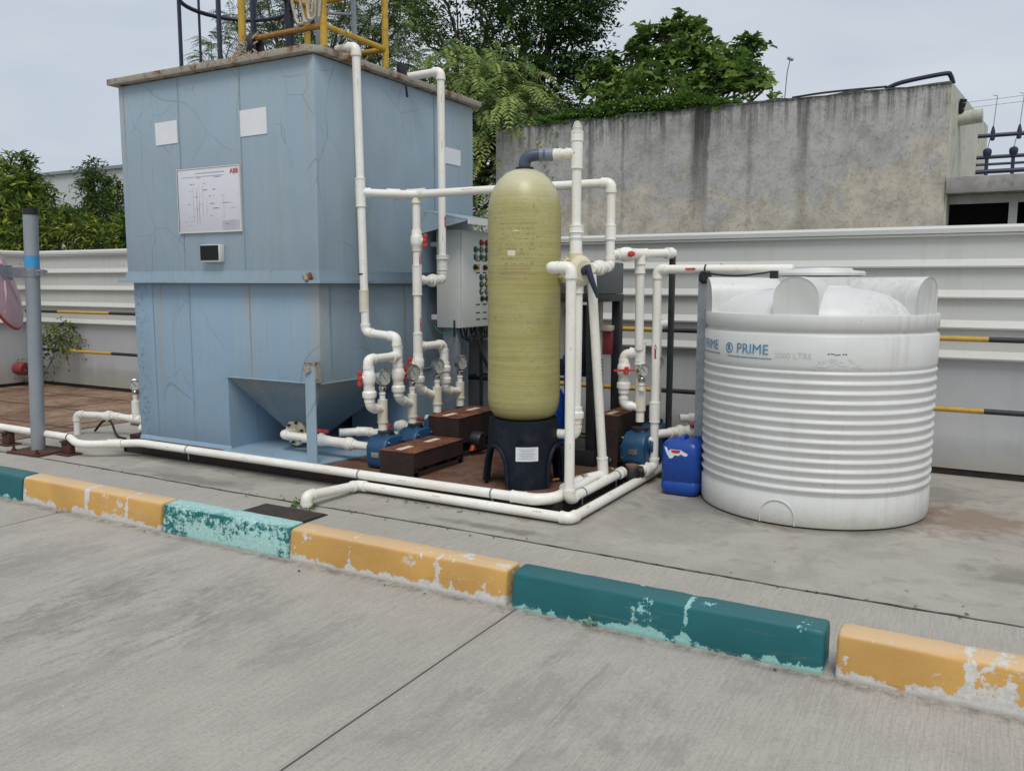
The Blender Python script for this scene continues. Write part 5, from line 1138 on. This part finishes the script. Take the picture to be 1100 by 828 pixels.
# ------------------------------------------------------------------ control cabinet
CX0, CX1, CY0, CY1, CZ0, CZ1 = -4.365, -4.09, 6.37, 7.06, 1.10, 1.975
t = thing('control_cabinet', 'light grey electrical control cabinet with rows of lamps under the blue canopy', 'control panel', (-4.22, 6.7, 1.1))
part(t, 'box', MB().box((CX0, CY0, CZ0), (CX1-.02, CY1, CZ1)), 'cabinet', bevel=.004)
dr = part(t, 'door', MB().box((CX1-.018, CY0+.004, CZ0+.004), (CX1, CY1-.004, CZ1-.004)), 'cabinet', bevel=.004)
def lampo(y, z, m, r=.021):
    part(dr, 'lamp_bezel', MB().lathe([(r*1.45, 0), (r*1.45, .005), (r*1.2, .007)], (CX1, y-.008, z), (1, 0, 0), 14), 'lampk')
    part(dr, 'indicator_lamp', MB().lathe([(r*1.15, 0), (r*1.15, .008), (r*.85, .010), (r*.8, .024), (r*.4, .030)], (CX1, y, z), (1, 0, 0), 14), m)
cols = [6.60+.098*k for k in range(5)]
rows = [(1.868, ['', 'lampr', 'lampr', 'lampr', '']), (1.805, ['lampg', 'lampw', 'lampg', 'lampw', 'lampg']), (1.738, ['lampw', 'lampg', 'lampw', 'lampy', 'lampg']), (1.555, ['', 'lampg', 'lampy', 'lampg', 'lampy']), (1.49, ['', 'lampg', 'lampy', 'lampg', 'lampw']), (1.425, ['', 'lampw', 'lampw', 'lampw', 'lampg'])]
for z, ms in rows:
    for y, m in zip(cols, ms):
        if m: lampo(y, z, m)
def knob(y, z):
    s_ = part(dr, 'selector_switch', MB().lathe([(.026, 0), (.026, .012), (.02, .014)], (CX1, y, z), (1, 0, 0), 14).obox((CX1+.025, y, z), .022, .05, .014, (1, 0, 0), (0, .4, .9)), 'lampk')
for y in (6.58, 6.75, 6.92): knob(y, 1.645); part(dr, 'warning_plate', MB().box((CX1+.0005, y+.035, 1.615), (CX1+.002, y+.085, 1.675)), 'lampy')
for y in (6.70, 6.79, 6.88): knob(y, 1.36)
tx = MB()
for z in (1.70, 1.59, 1.30, 1.225, 1.165): 
    for y in (6.60, 6.72, 6.84):
        tx.box((CX1+.0005, y, z), (CX1+.0015, y+.07, z+.012))
part(dr, 'door_lettering', tx, 'ink_dark')
part(dr, 'red_notice', MB().box((CX1+.0005, 6.83, 1.125), (CX1+.0025, 6.95, 1.29)), 'red'); part(dr, 'notice_symbol', MB().obox((CX1+.0032, 6.90, 1.21), .001, .012, .09, (1, 0, 0), (0, .5, .8)).obox((CX1+.0032, 6.915, 1.20), .001, .012, .07, (1, 0, 0), (0, -.5, .8)), 'white')
part(t, 'mounting_bracket', MB().box((X1, CY0+.02, 1.17), (CX0+.03, CY0+.06, 1.215)), 'cabinet'); part(t, 'mounting_bracket', MB().box((X1, CY0+.02, 1.83), (CX0+.02, CY0+.06, 1.87)), 'cabinet')
part(t, 'cable_gland', MB().tube([(-4.17, CY0-.012, 1.02), (-4.17, CY0-.012, 1.17)], .008, 8), 'rubber')
cb = MB(); random.seed(12)
for k in range(9):
    y0 = 6.42+k*.06; cb.tube(bez([(-4.15, y0, 1.11), (-4.14+random.uniform(-.03, .03), y0+.04, 1.0+random.uniform(-.04, .03)), (-4.12, y0+.14, 1.02), (-4.12, y0+.2, 1.09)], 5), .008, 6)
cb.tube(bez([(-4.10, 6.62, 1.1), (-4.06, 6.66, .85), (-4.0, 6.78, .62), (-3.92, 6.86, .5), (-3.9, 6.9, .3)], 8), .016, 8)
part(t, 'cables', cb, 'rubber')
part(t, 'green_wire', MB().tube(bez([(-4.38, 6.34, 1.12), (-4.3, 6.32, 1.06), (-4.2, 6.34, 1.05), (-4.16, 6.4, 1.1)], 5), .006, 6), 'lampg')
single('steel_column', 'flat grey steel column standing below the control cabinet', 'column', MB().box((-4.32, 6.40, .098), (-4.17, 6.46, 1.095)).box((-4.33, 6.39, .098), (-4.16, 6.47, .11)), 'grey', (-4.25, 6.43, .1), bevel=.004)
single('black_frame_post', 'slim black upright with a crossbar between the control cabinet and the filter vessel', 'frame', MB().tube([(-4.28, 7.0, .1), (-4.28, 7.0, 1.1)], .018, 8).tube([(-4.28, 7.0, .62), (-3.2, 7.0, .62)], .014, 8), 'black', (-4.28, 7.0, .1))

# ------------------------------------------------------------------ equipment rack (membrane plant)
t = thing('equipment_rack', 'black framed equipment rack with a dark grey hood behind the filter vessel', 'equipment rack', (-3.0, 6.12, .1))
A0, A1, B0, B1 = -3.35, -2.575, 5.86, 6.42
lg = lambda x, y: MB().box((x-.035, y-.035, .1), (x+.035, y+.035, 1.40))
for x, y in ((A1-.035, B0+.035), (A1-.035, B1-.035), (A0+.035, B0+.035), (A0+.035, B1-.035)): part(t, 'leg', lg(x, y), 'black', bevel=.003)
part(t, 'hood', MB().box((A0, B0, 1.42), (A1, B1, 1.665)), 'hood', bevel=.008)
part(t, 'hood_beam', MB().box((A0-.004, B0-.004, 1.36), (A1+.004, B1+.004, 1.418)), 'black', bevel=.004)
part(t, 'base_frame', MB().box((A0-.01, B0-.01, .10), (A1+.01, B0+.05, .22)).box((A0-.01, B1-.05, .10), (A1+.01, B1+.01, .22)).box((A1-.05, B0+.052, .10), (A1+.01, B1-.052, .22)).box((A0, B0+.05, .20), (A1-.05, B1-.05, .215)), 'black', bevel=.003)
gr = MB()
for k in range(14): gr.box((-3.3+k*.036, 6.2, .75), (-3.29+k*.036, 6.205, 1.33))
for k in range(16): gr.box((-3.3, 6.199, .75+k*.038), (-2.79, 6.2045, .757+k*.038))
part(t, 'mesh_guard', gr.box((-3.3, 6.21, .75), (-2.8, 6.214, 1.33)), 'black')
part(t, 'filter_housing', MB().lathe([(.05, .3), (.065, .31), (.065, .86), (.075, .87), (.075, .93), (.04, .95)], (-2.85, 6.05, 0), n=22), 'canblue')
part(t, 'filter_housing', MB().lathe([(.06, .22), (.12, .24), (.12, .6), (.09, .66), (.03, .68)], (-3.02, 6.0, 0), n=24), 'canblue')
part(t, 'pressure_pipe', MB().tube([(-2.98, 6.12, .9), (-2.98, 6.12, 1.36)], .05, 16).tube([(-2.72, 6.3, .25), (-2.72, 6.3, 1.36)], .02, 12), 'pvc_grey')
part(t, 'small_motor', MB().lathe([(.03, -.06), (.055, -.05), (.055, .05), (.03, .06)], (-2.80, 5.95, 1.28), (1, 0, 0), 16), 'rubber')
fm = part(t, 'flow_panel', MB().box((-2.80, 6.30, .93), (-2.62, 6.34, 1.12)), 'darkred', bevel=.004)
part(fm, 'flow_tube', MB().tube([(-2.70, 6.28, .25), (-2.70, 6.28, .92)], .022, 12), 'pvc_grey')
fg = MB()
for k in range(22): fg.box((-2.725, 6.256, .28+k*.029), (-2.675, 6.259, .286+k*.029))
part(fm, 'flow_scale', fg, 'black')
part(fm, 'flow_top', MB().box((-2.80, 6.27, 1.122), (-2.62, 6.36, 1.165)), 'cpvc', bevel=.004)

# ------------------------------------------------------------------ right group
r14 = Run('crossover_pipe', 'short white pipe with a red knob running from the loop pipe to the black post', (-2.2, 5.9, 1.7))
r14.path([(-2.35, 5.63, 1.705), (-2.09, 6.21, 1.73)], elbows=False); r14.coupling((-2.11, 6.16, 1.728), (.26, .58, .02), .05, 1.25, 'end_cap')
r14.valve((-2.29, 5.75, 1.71), (.26, .58, .02), (.75, -.6, 0), .055)
r14.tee((-2.235, 5.888, 1.715), (.26, .58, .02), (0, 0, -1), .12)
r14.path([(-2.235, 5.888, 1.70), (-2.245, 5.93, .975), (-2.25, 5.99, .80)], elbows=False)
r14.path([(-2.245, 5.945, .98), (-2.25, 5.99, .55)], elbows=False)
r14.coupling((-2.237, 5.893, 1.62), (0, 0, 1), .09, 1.2); r14.tee((-2.245, 5.955, .985), (0, 0, 1), (-.7, -.1, 0), .17)
r14.path([(-2.245, 5.955, .985), (-2.365, 5.93, .975), (-2.365, 5.94, .585), (-2.25, 5.99, .57)], r=.030)
r14.valve((-2.365, 5.935, .855), (0, 0, 1), (.6, -.8, 0), .06); r14.union((-2.365, 5.937, .74), (0, 0, 1))
part(r14.t, 'lever', MB().obox((-2.34, 5.87, .856), .15, .014, .016, (.85, .5, 0)), 'red')
rE = Run('gauge_column', 'chrome pressure gauge column on the right pump, in front of the white outlet pipe', (-2.25, 5.99, .5), 'pressure gauge', 'gauge columns on the pumps')
part(rE.t, 'pipe', MB().tube([(-2.25, 5.99, .46), (-2.25, 5.99, .58)], .032, 18), 'pvc'); part(rE.t, 'tee', MB().tube([(-2.25, 5.99, .545), (-2.25, 5.99, .715)], .042, 18), 'column_pvc'); rE.gauge((-2.225, 5.94, .705), face=(.9, -.5, 0), R=.05)
rF = Run('gauge_column', 'pressure gauge column half hidden between the white outlet pipe and the black post', (-2.28, 6.42, .5), 'pressure gauge', 'gauge columns on the pumps')
part(rF.t, 'pipe', MB().tube([(-2.28, 6.42, .44), (-2.28, 6.42, .60)], .032, 18), 'pvc'); part(rF.t, 'tee', MB().tube([(-2.28, 6.42, .545), (-2.28, 6.42, .72)], .042, 18), 'column_pvc'); rF.gauge((-2.28, 6.42, .72), face=(.9, -.5, 0), R=.05)
part(rF.t, 'pipe', MB().tube([(-2.28, 6.44, 1.14), (-2.28, 6.43, .66)], .03, 14).tube(bez([(-2.28, 6.44, 1.13), (-2.28, 6.46, 1.17), (-2.24, 6.52, 1.18)], 5), .032, 14), 'pvc')
def pump2(x, y, lab): 
    p = pump(x, y, lab, .14, 'black', -1); return p
pump2(-2.25, 5.99, 'blue pump right of the brown red cover under the chrome gauge'); pump2(-2.28, 6.42, 'blue pump behind the black post at the right side of the skid')
cover(-2.565, -2.40, 5.92, 6.60, .10, .50, 'reddish brown steel cover right of the equipment rack')
t = thing('black_post', 'thin black square post standing at the right rear of the skid', 'post', (-2.10, 6.21, 0))
part(t, 'upright', MB().box((-2.118, 6.19, 0), (-2.078, 6.23, 1.76)), 'black', bevel=.003); part(t, 'u_bolt', MB().tube([(-2.13, 6.17, 1.70), (-2.13, 6.25, 1.70)], .006, 6).tube([(-2.13, 6.17, 1.76), (-2.13, 6.25, 1.76)], .006, 6), 'black')
part(t, 'foot', MB().box((-2.16, 6.15, 0), (-2.04, 6.27, .01)), 'black')
r15 = Run('outlet_pipe', 'white outlet pipe rising beside the black post and crossing to the white tank lid', (-2.14, 6.0, .1))
r15.path([(-2.19, 5.84, .115), (-2.135, 6.0, .12), (-2.140, 6.0, 1.605), (-1.16, 5.95, 1.60)]); r15.coupling((-2.137, 6.0, .54), (0, 0, 1), .15, 1.2); r15.union((-2.165, 5.91, .117), (.055, .16, 0)); r15.sticker((-1.88, 5.98, 1.602), (1, 0, 0), (.2, -.95, .1), .08); r15.sticker((-2.138, 6.0, 1.0), (0, 0, 1), (.2, -1, 0), .11)
r15.clamp((-1.77, 5.98, 1.602), (1, 0, 0), False)
rs_ = Run('drain_tap', 'small white drain tap sticking out left of the outlet pipe foot', (-2.2, 5.97, .33), 'tap')
rs_.path([(-2.14, 5.99, .33), (-2.25, 5.93, .335)], r=.022, elbows=False); part(rs_.t, 'tap_body', MB().sphere((-2.19, 5.965, .332), .037).tube([(-2.25, 5.93, .335), (-2.31, 5.90, .337)], [.018, .024], 12), 'pvc')
r16 = Run('side_branch_pipe', 'paired white branch pipes with red handles going behind the white tank', (-1.9, 6.2, .36))
r16.path([(-2.14, 6.0, .37), (-2.02, 6.18, .37), (-1.45, 6.72, .355)]); r16.union((-2.0, 6.2, .37), (.56, .54, 0)); r16.coupling((-1.86, 6.335, .366), (.56, .54, 0), .18, 1.22); r16.valve((-1.93, 6.265, .37), (.56, .54, 0), (.4, -.5, .75), .07)
r16.path([(-2.08, 6.42, .44), (-1.5, 6.80, .42)], elbows=False); r16.coupling((-1.95, 6.505, .437), (.58, .38, 0), .16, 1.3); r16.valve((-1.78, 6.62, .43), (.58, .38, 0), (0, 0, 1), .12)
t = thing('strainer', 'small black strainer body with a brown screw cap at the skid corner', 'strainer', (-2.24, 5.80, .05))
part(t, 'body', MB().lathe([(.05, .03), (.062, .05), (.062, .12), (.05, .14)], (-2.235, 5.80, 0), n=20).tube([(-2.30, 5.76, .09), (-2.17, 5.86, .11)], .045, 14), 'rubber'); part(t, 'cap', MB().lathe([(.045, .14), (.048, .145), (.048, .165), (.03, .17)], (-2.235, 5.80, 0), n=16), 'wood')
single('tan_hose', 'thin tan hose curling on the skid floor by the riser', 'hose', MB().tube(bez([(-2.62, 5.25, .115), (-2.5, 5.5, .112), (-2.45, 5.66, .115), (-2.40, 5.72, .13), (-2.33, 5.66, .15)], 8), .010, 8), 'tan', (-2.5, 5.5, .1))
single('blue_hose', 'thin blue hose crossing in front of the brown red cover', 'hose', MB().tube(bez([(-2.60, 5.98, .32), (-2.5, 6.0, .31), (-2.42, 6.05, .325)], 6), .011, 8), 'hose_blue', (-2.5, 6, .3))

# angle post and cable
t = thing('angle_post', 'galvanised steel angle post standing between the blue can and the white tank', 'post', (-1.77, 5.95, 0))
part(t, 'angle', MB().prism([(-1.808, 5.93), (-1.745, 5.93), (-1.745, 5.936), (-1.802, 5.936), (-1.802, 5.99), (-1.808, 5.99)], 'z', 0, 1.56), 'grey')
part(t, 'cable_wrap', MB().lathe([(.02, 1.50), (.042, 1.52), (.046, 1.56), (.03, 1.59)], (-1.765, 5.945, 0), n=14), 'rubber')
part(t, 'base', MB().box((-1.83, 5.90, 0), (-1.72, 6.01, .008)), 'grey')
single('black_cable', 'thin black cable sagging from the angle post over the white tank top', 'cable', MB().tube(bez([(-1.765, 5.90, 1.58), (-1.65, 5.86, 1.563), (-1.5, 5.84, 1.555), (-1.36, 5.84, 1.57), (-1.27, 5.85, 1.583)], 8), .0065, 8).box((-1.245, 5.63, 1.535), (-1.195, 5.66, 1.585)), 'rubber', (-1.77, 5.9, 1.5))

# ------------------------------------------------------------------ blue jerrycan
t = thing('jerrycan', 'bright blue plastic jerrycan with a torn sticker leaning by the white tank', 'jerrycan', (-1.835, 5.80, 0))
J0, J1, K0, K1 = -1.975, -1.70, 5.68, 5.92
bm = MB(); lv = [(0, .03), (.015, .010), (.045, 0), (.10, 0), (.105, .004), (.110, 0), (.335, 0), (.37, .010), (.392, .03), (.402, .06)]
def rrect(x0, x1, y0, y1, r, z, ins):
    x0 += ins; x1 -= ins; y0 += ins; y1 -= ins; r = max(.01, r); pts = []
    for cx, cy, a0 in ((x1-r, y1-r, 0), (x0+r, y1-r, 90), (x0+r, y0+r, 180), (x1-r, y0+r, 270)):
        for k in range(5): a = R_(a0+k*22.5); pts.append((cx+r*math.cos(a), cy+r*math.sin(a), z))
    return pts
allv = []
for z, ins in lv: allv += rrect(J0, J1, K0, K1, .045, z, ins)
n = 20; bm.add(allv, [(i*n+k, i*n+(k+1) % n, (i+1)*n+(k+1) % n, (i+1)*n+k) for i in range(len(lv)-1) for k in range(n)]+[tuple(range(n-1, -1, -1)), tuple((len(lv)-1)*n+k for k in range(n))])
part(t, 'body', bm, 'canblue', smooth=60)
part(t, 'handle', MB().tube(bez([(-1.835, 5.75, .395), (-1.835, 5.76, .412), (-1.835, 5.80, .415), (-1.835, 5.84, .412), (-1.835, 5.85, .395)], 5), .016, 10), 'canblue')
part(t, 'cap', MB().lathe([(.03, .385), (.03, .41), (.02, .413)], (-1.76, 5.88, 0), n=16), 'canblue')
def onface(pts, w_): return [(x, K0-w_, z) for x, z in pts]
part(t, 'sticker', MB().add(onface([(-1.945, .352), (-1.938, .33), (-1.925, .30), (-1.905, .268), (-1.885, .272), (-1.868, .295), (-1.84, .292), (-1.825, .305), (-1.795, .292), (-1.775, .298), (-1.775, .312), (-1.80, .322), (-1.815, .33), (-1.82, .335), (-1.90, .335), (-1.912, .318), (-1.925, .345)], .0015), [tuple(range(17))]), 'white')
part(t, 'sticker_print', MB().add(onface([(-1.895, .330), (-1.89, .312), (-1.86, .308), (-1.835, .312), (-1.825, .325), (-1.835, .333)], .0025), [tuple(range(6))]), 'red')

# ------------------------------------------------------------------ white water tank
WX, WY, WR = -.998, 6.018, .742
t = thing('water_tank', 'squat white plastic water tank with horizontal ribs and arched lugs on top', 'water tank', (WX, WY, 0))
pr = [(.70, 0), (.735, .012), (.742, .04), (.742, .185)]
z = .20
for k in range(13):
    pr += [(.731, z), (.7313, z+.005), (.735, z+.015), (.7420, z+.030), (.7455, z+.036), (.7462, z+.041), (.7445, z+.047), (.733, z+.0575)]; z += .0600
pr += [(.742, z+.012), (.745, z+.03), (.745, 1.185), (.736, 1.195), (.724, 1.205), (.724, 1.213), (.735, 1.222), (.743, 1.232), (.744, 1.308), (.740, 1.314), (.705, 1.317), (.695, 1.335), (.66, 1.375), (.60, 1.415), (.52, 1.445), (.42, 1.465), (.33, 1.475), (.30, 1.478), (.285, 1.49), (.285, 1.545), (.01, 1.55)]
bd_ = part(t, 'body', MB().lathe(pr, (WX, WY, 0), n=128), 'hdpe', smooth=50)
lugs = [-91, -22, -156, 46, 115]
for ld in lugs:
    a = R_(ld); d = Vector((math.cos(a), math.sin(a), 0)); s_ = Vector((-math.sin(a), math.cos(a), 0)); mb = MB(); prof = []
    hw_ = .132
    for (u, v) in [(-hw_, 0), (-hw_, .09)]+[(-hw_*math.cos(k*math.pi/12), .112+.128*math.sin(k*math.pi/12)) for k in range(13)]+[(hw_, .09), (hw_, 0)]: prof.append((u, v))
    nP = len(prof); secs = [(.738, 1.0, 0.0, .99), (.744, 1.0, 0.0, 1), (.70, 1, 0, 1), (.50, .97, -.0, 1), (.27, .94, .0, .99)]
    for (rad, ws, dz, hs) in secs:
        for u, v in prof:
            rr2 = math.sqrt(max(.01, rad*rad-(u*ws)**2)) if rad > .6 else rad
            p = Vector((WX, WY, 1.305+dz+v*hs))+d*rr2+s_*u*ws; mb.v.append(tuple(p))
    for i in range(len(secs)-1):
        for k in range(nP-1): mb.f.append((i*nP+k, i*nP+k+1, (i+1)*nP+k+1, (i+1)*nP+k)); mb.mi.append(0)
    mb.f += [tuple(range(nP)), tuple(range(len(secs)*nP-1, (len(secs)-1)*nP-1, -1))]; mb.mi += [0, 0]
    part(t, 'lug', mb, 'hdpe', bevel=.004, smooth=50)
part(t, 'lid', MB().lathe([(.26, 1.552), (.285, 1.556), (.288, 1.572), (.278, 1.585), (.21, 1.592), (.20, 1.605), (.02, 1.61)], (WX+.0, WY, 0), n=64), 'hdpe')
def arc_on(az, z0, r_, th=.006, n=24):
    pts = []
    for k in range(n+1): aa = math.pi*k/n; pts.append(cyl_place(WX, WY, WR, R_(az), z0)(r_*math.cos(aa), r_*1.0*math.sin(aa)+.045, .001))
    pts = [cyl_place(WX, WY, WR, R_(az), z0)(r_, 0, .001)]+pts+[cyl_place(WX, WY, WR, R_(az), z0)(-r_, 0, .001)]
    return MB().tube(pts, th, 8)
part(t, 'drain_boss', arc_on(-95.5, .012, .108), 'hdpe'); 
def ring_logo(az, z, r_):
    mb = MB(); pl = cyl_place(WX, WY, .7455, R_(az), z)
    return mb
lg_ = textmb('PRIME', .090, cyl_place(WX, WY, .7455, R_(-111.5), 1.093))
em = MB(); pl = cyl_place(WX, WY, .7455, R_(-111.5), 1.093)
def ringpatch(pl, cx, cy, ro_, ri_, w_=.0016, n=28):
    m = MB(); m.add([pl(cx+ro_*math.cos(2*math.pi*k/n), cy+ro_*math.sin(2*math.pi*k/n), w_) for k in range(n)]+[pl(cx+ri_*math.cos(2*math.pi*k/n), cy+ri_*math.sin(2*math.pi*k/n), w_) for k in range(n)], [(k, (k+1) % n, n+(k+1) % n, n+k) for k in range(n)]); return m
def sub_line(pl, x0, x1, y, seed):
    m = MB(); r0 = random.Random(seed); u = x0
    while u < x1: wd = r0.uniform(.006, .014); m.add([pl(u, y-.004, .0014), pl(u+wd, y-.004, .0014), pl(u+wd, y+.004, .0014), pl(u, y+.004, .0014)], [(0, 1, 2, 3)]); u += wd+.003
    return m
part(t, 'logo_print', join(lg_, ringpatch(pl, -.185, 0, .034, .027), textmb('R', .05, cyl_place(WX, WY, .7455, R_(-111.5)-.185/.7455, 1.093), bold=.002), sub_line(pl, -.20, .14, -.052, 1)), 'logo')
pl2 = cyl_place(WX, WY, .7455, R_(-144), 1.10)
part(t, 'logo_print', join(textmb('PRIME', .090, pl2), ringpatch(pl2, -.185, 0, .034, .027), sub_line(pl2, -.20, .14, -.052, 2)), 'logo')
sm2 = MB(); pl3 = cyl_place(WX, WY, .7455, R_(-72), 1.085); r0 = random.Random(6)
for k in range(7): 
    u = -.05+k*.017+r0.uniform(-.004, .004); v = .006*math.cos(k)-.0015*(k-3)**2*.6; sm2.add([pl3(u, v, .0015), pl3(u+.011, v-.002, .0015), pl3(u+.011, v+.004, .0015), pl3(u, v+.005, .0015)], [(0, 1, 2, 3)])
part(t, 'scuff_print', sm2, 'ink_dark')
sm3 = MB()
for k in range(34):
    u = r0.uniform(-.16, .14); v = -.03-.04*abs(math.sin(k))-.5*u*u*2; sm3.add([pl3(u, v, .0013), pl3(u+r0.uniform(.01, .04), v-.003, .0013), pl3(u+r0.uniform(.01, .03), v+.003, .0013), pl3(u, v+.002, .0013)], [(0, 1, 2, 3)])
pl4 = cyl_place(WX, WY, .7455, R_(-91), 1.07)
sm3 = join(sm3, textmb('2000 LTRS', .05, pl4, bold=0))
part(t, 'faded_print', sm3, 'logo_faint')

# ------------------------------------------------------------------ small pipe set left of the tank
r17 = Run('left_bypass_pipe', 'small white bypass pipe with a gauge left of the blue tank', (-7.5, 5.3, .2))
r17.path([(-7.78, 5.06, .0), (-7.80, 5.08, .205), (-7.45, 5.25, .19), (-6.66, 5.30, .165)]); r17.tee((-7.15, 5.268, .182), (1, 0, 0), (0, 0, 1), .16); r17.union((-7.5, 5.225, .19), (.35, .17, 0))
r17.path([(-7.15, 5.268, .19), (-7.15, 5.268, .36)], elbows=False, r=.04); r17.gauge((-7.15, 5.268, .36), face=(.7, -.7, 0), R=.055)
r17.valve((-6.98, 5.28, .178), (1, 0, 0), (0, .2, 1), .09); r17.path([(-6.86, 5.1, .14), (-6.68, 5.12, .14)], elbows=False); r17.coupling((-6.80, 5.11, .14), (1, 0, 0), .12, 1.3)
single('steel_plate', 'dark grey flat steel plate lying behind the bypass pipe left of the blue tank', 'plate', MB().obox((-7.35, 5.85, .05), 1.0, .3, .03, (1, 0, 0), (0, -.3, 1)), 'hood', (-7.35, 5.85, 0), bevel=.004)
single('curled_hose', 'thin dark hose curled on the floor under the bypass pipe', 'hose', MB().tube(bez([(-7.78, 5.25, .015), (-7.6, 5.22, .13), (-7.45, 5.2, .14), (-7.3, 5.15, .03), (-7.1, 5.1, .02)], 8), .012, 8), 'rubber', (-7.4, 5.2, 0))
single('timber_block', 'short dark timber block under the pipe beside the tank left edge', 'block', MB().box((-6.9, 5.0, 0), (-6.7, 5.14, .10)), 'cover', (-6.8, 5.07, 0), bevel=.005)

# ------------------------------------------------------------------ weeds, leaf litter
for c, n_, sz, lab in (((-3.93, 4.12, .01), 26, .055, 'small weed tuft around the foot of the ground pipe elbow'), ((-1.44, 3.275, .006), 10, .03, 'tiny weed sprouting at the foot of the dark teal kerb'), ((-3.25, 4.57, .0), 14, .03, 'thin strip of moss along the ground pipe in front of the skid')):
    wdd = (.10, .07, .02) if sz > .05 else ((.03, .008, .01) if sz == .03 and n_ == 10 else (.5, .03, .01))
    o = leaves('weed', *spray(c, wdd, n_, 5, sz*.8, sz*.55, sz*.22, (0, 0, .6), .2, .9, .55, .25), 'leaf_vine'); settags(o, lab, 'weed', 'weeds in the paving', 'stuff' if 'moss' in lab else None)
lf = rng.random((70, 2)); P = np.stack([-6.5+lf[:, 0]*7.3, np.where(rng.random(70) < .55, 4.206+rng.normal(size=70)*.03, np.where(rng.random(70) < .5, 3.25-np.abs(rng.normal(size=70))*.04, 4.3+lf[:, 1]*2.6)), np.full(70, .006)], 1)
D = np.stack([rng.normal(size=70), rng.normal(size=70), np.zeros(70)], 1); N = np.tile([0, 0, 1.], (70, 1))+rng.normal(size=(70, 3))*.2
MAT['litter'] = leafmat('dry_leaf', (.05, .035, .02), (.10, .07, .04), (.2, .15, .09), 0)
o = leaves('leaf_litter', P, D, N, .012+.02*rng.random(70), .006+.01*rng.random(70), rng.random(70), 'litter'); settags(o, 'scattered dry leaf bits and grit on the concrete', 'litter', kind='stuff')
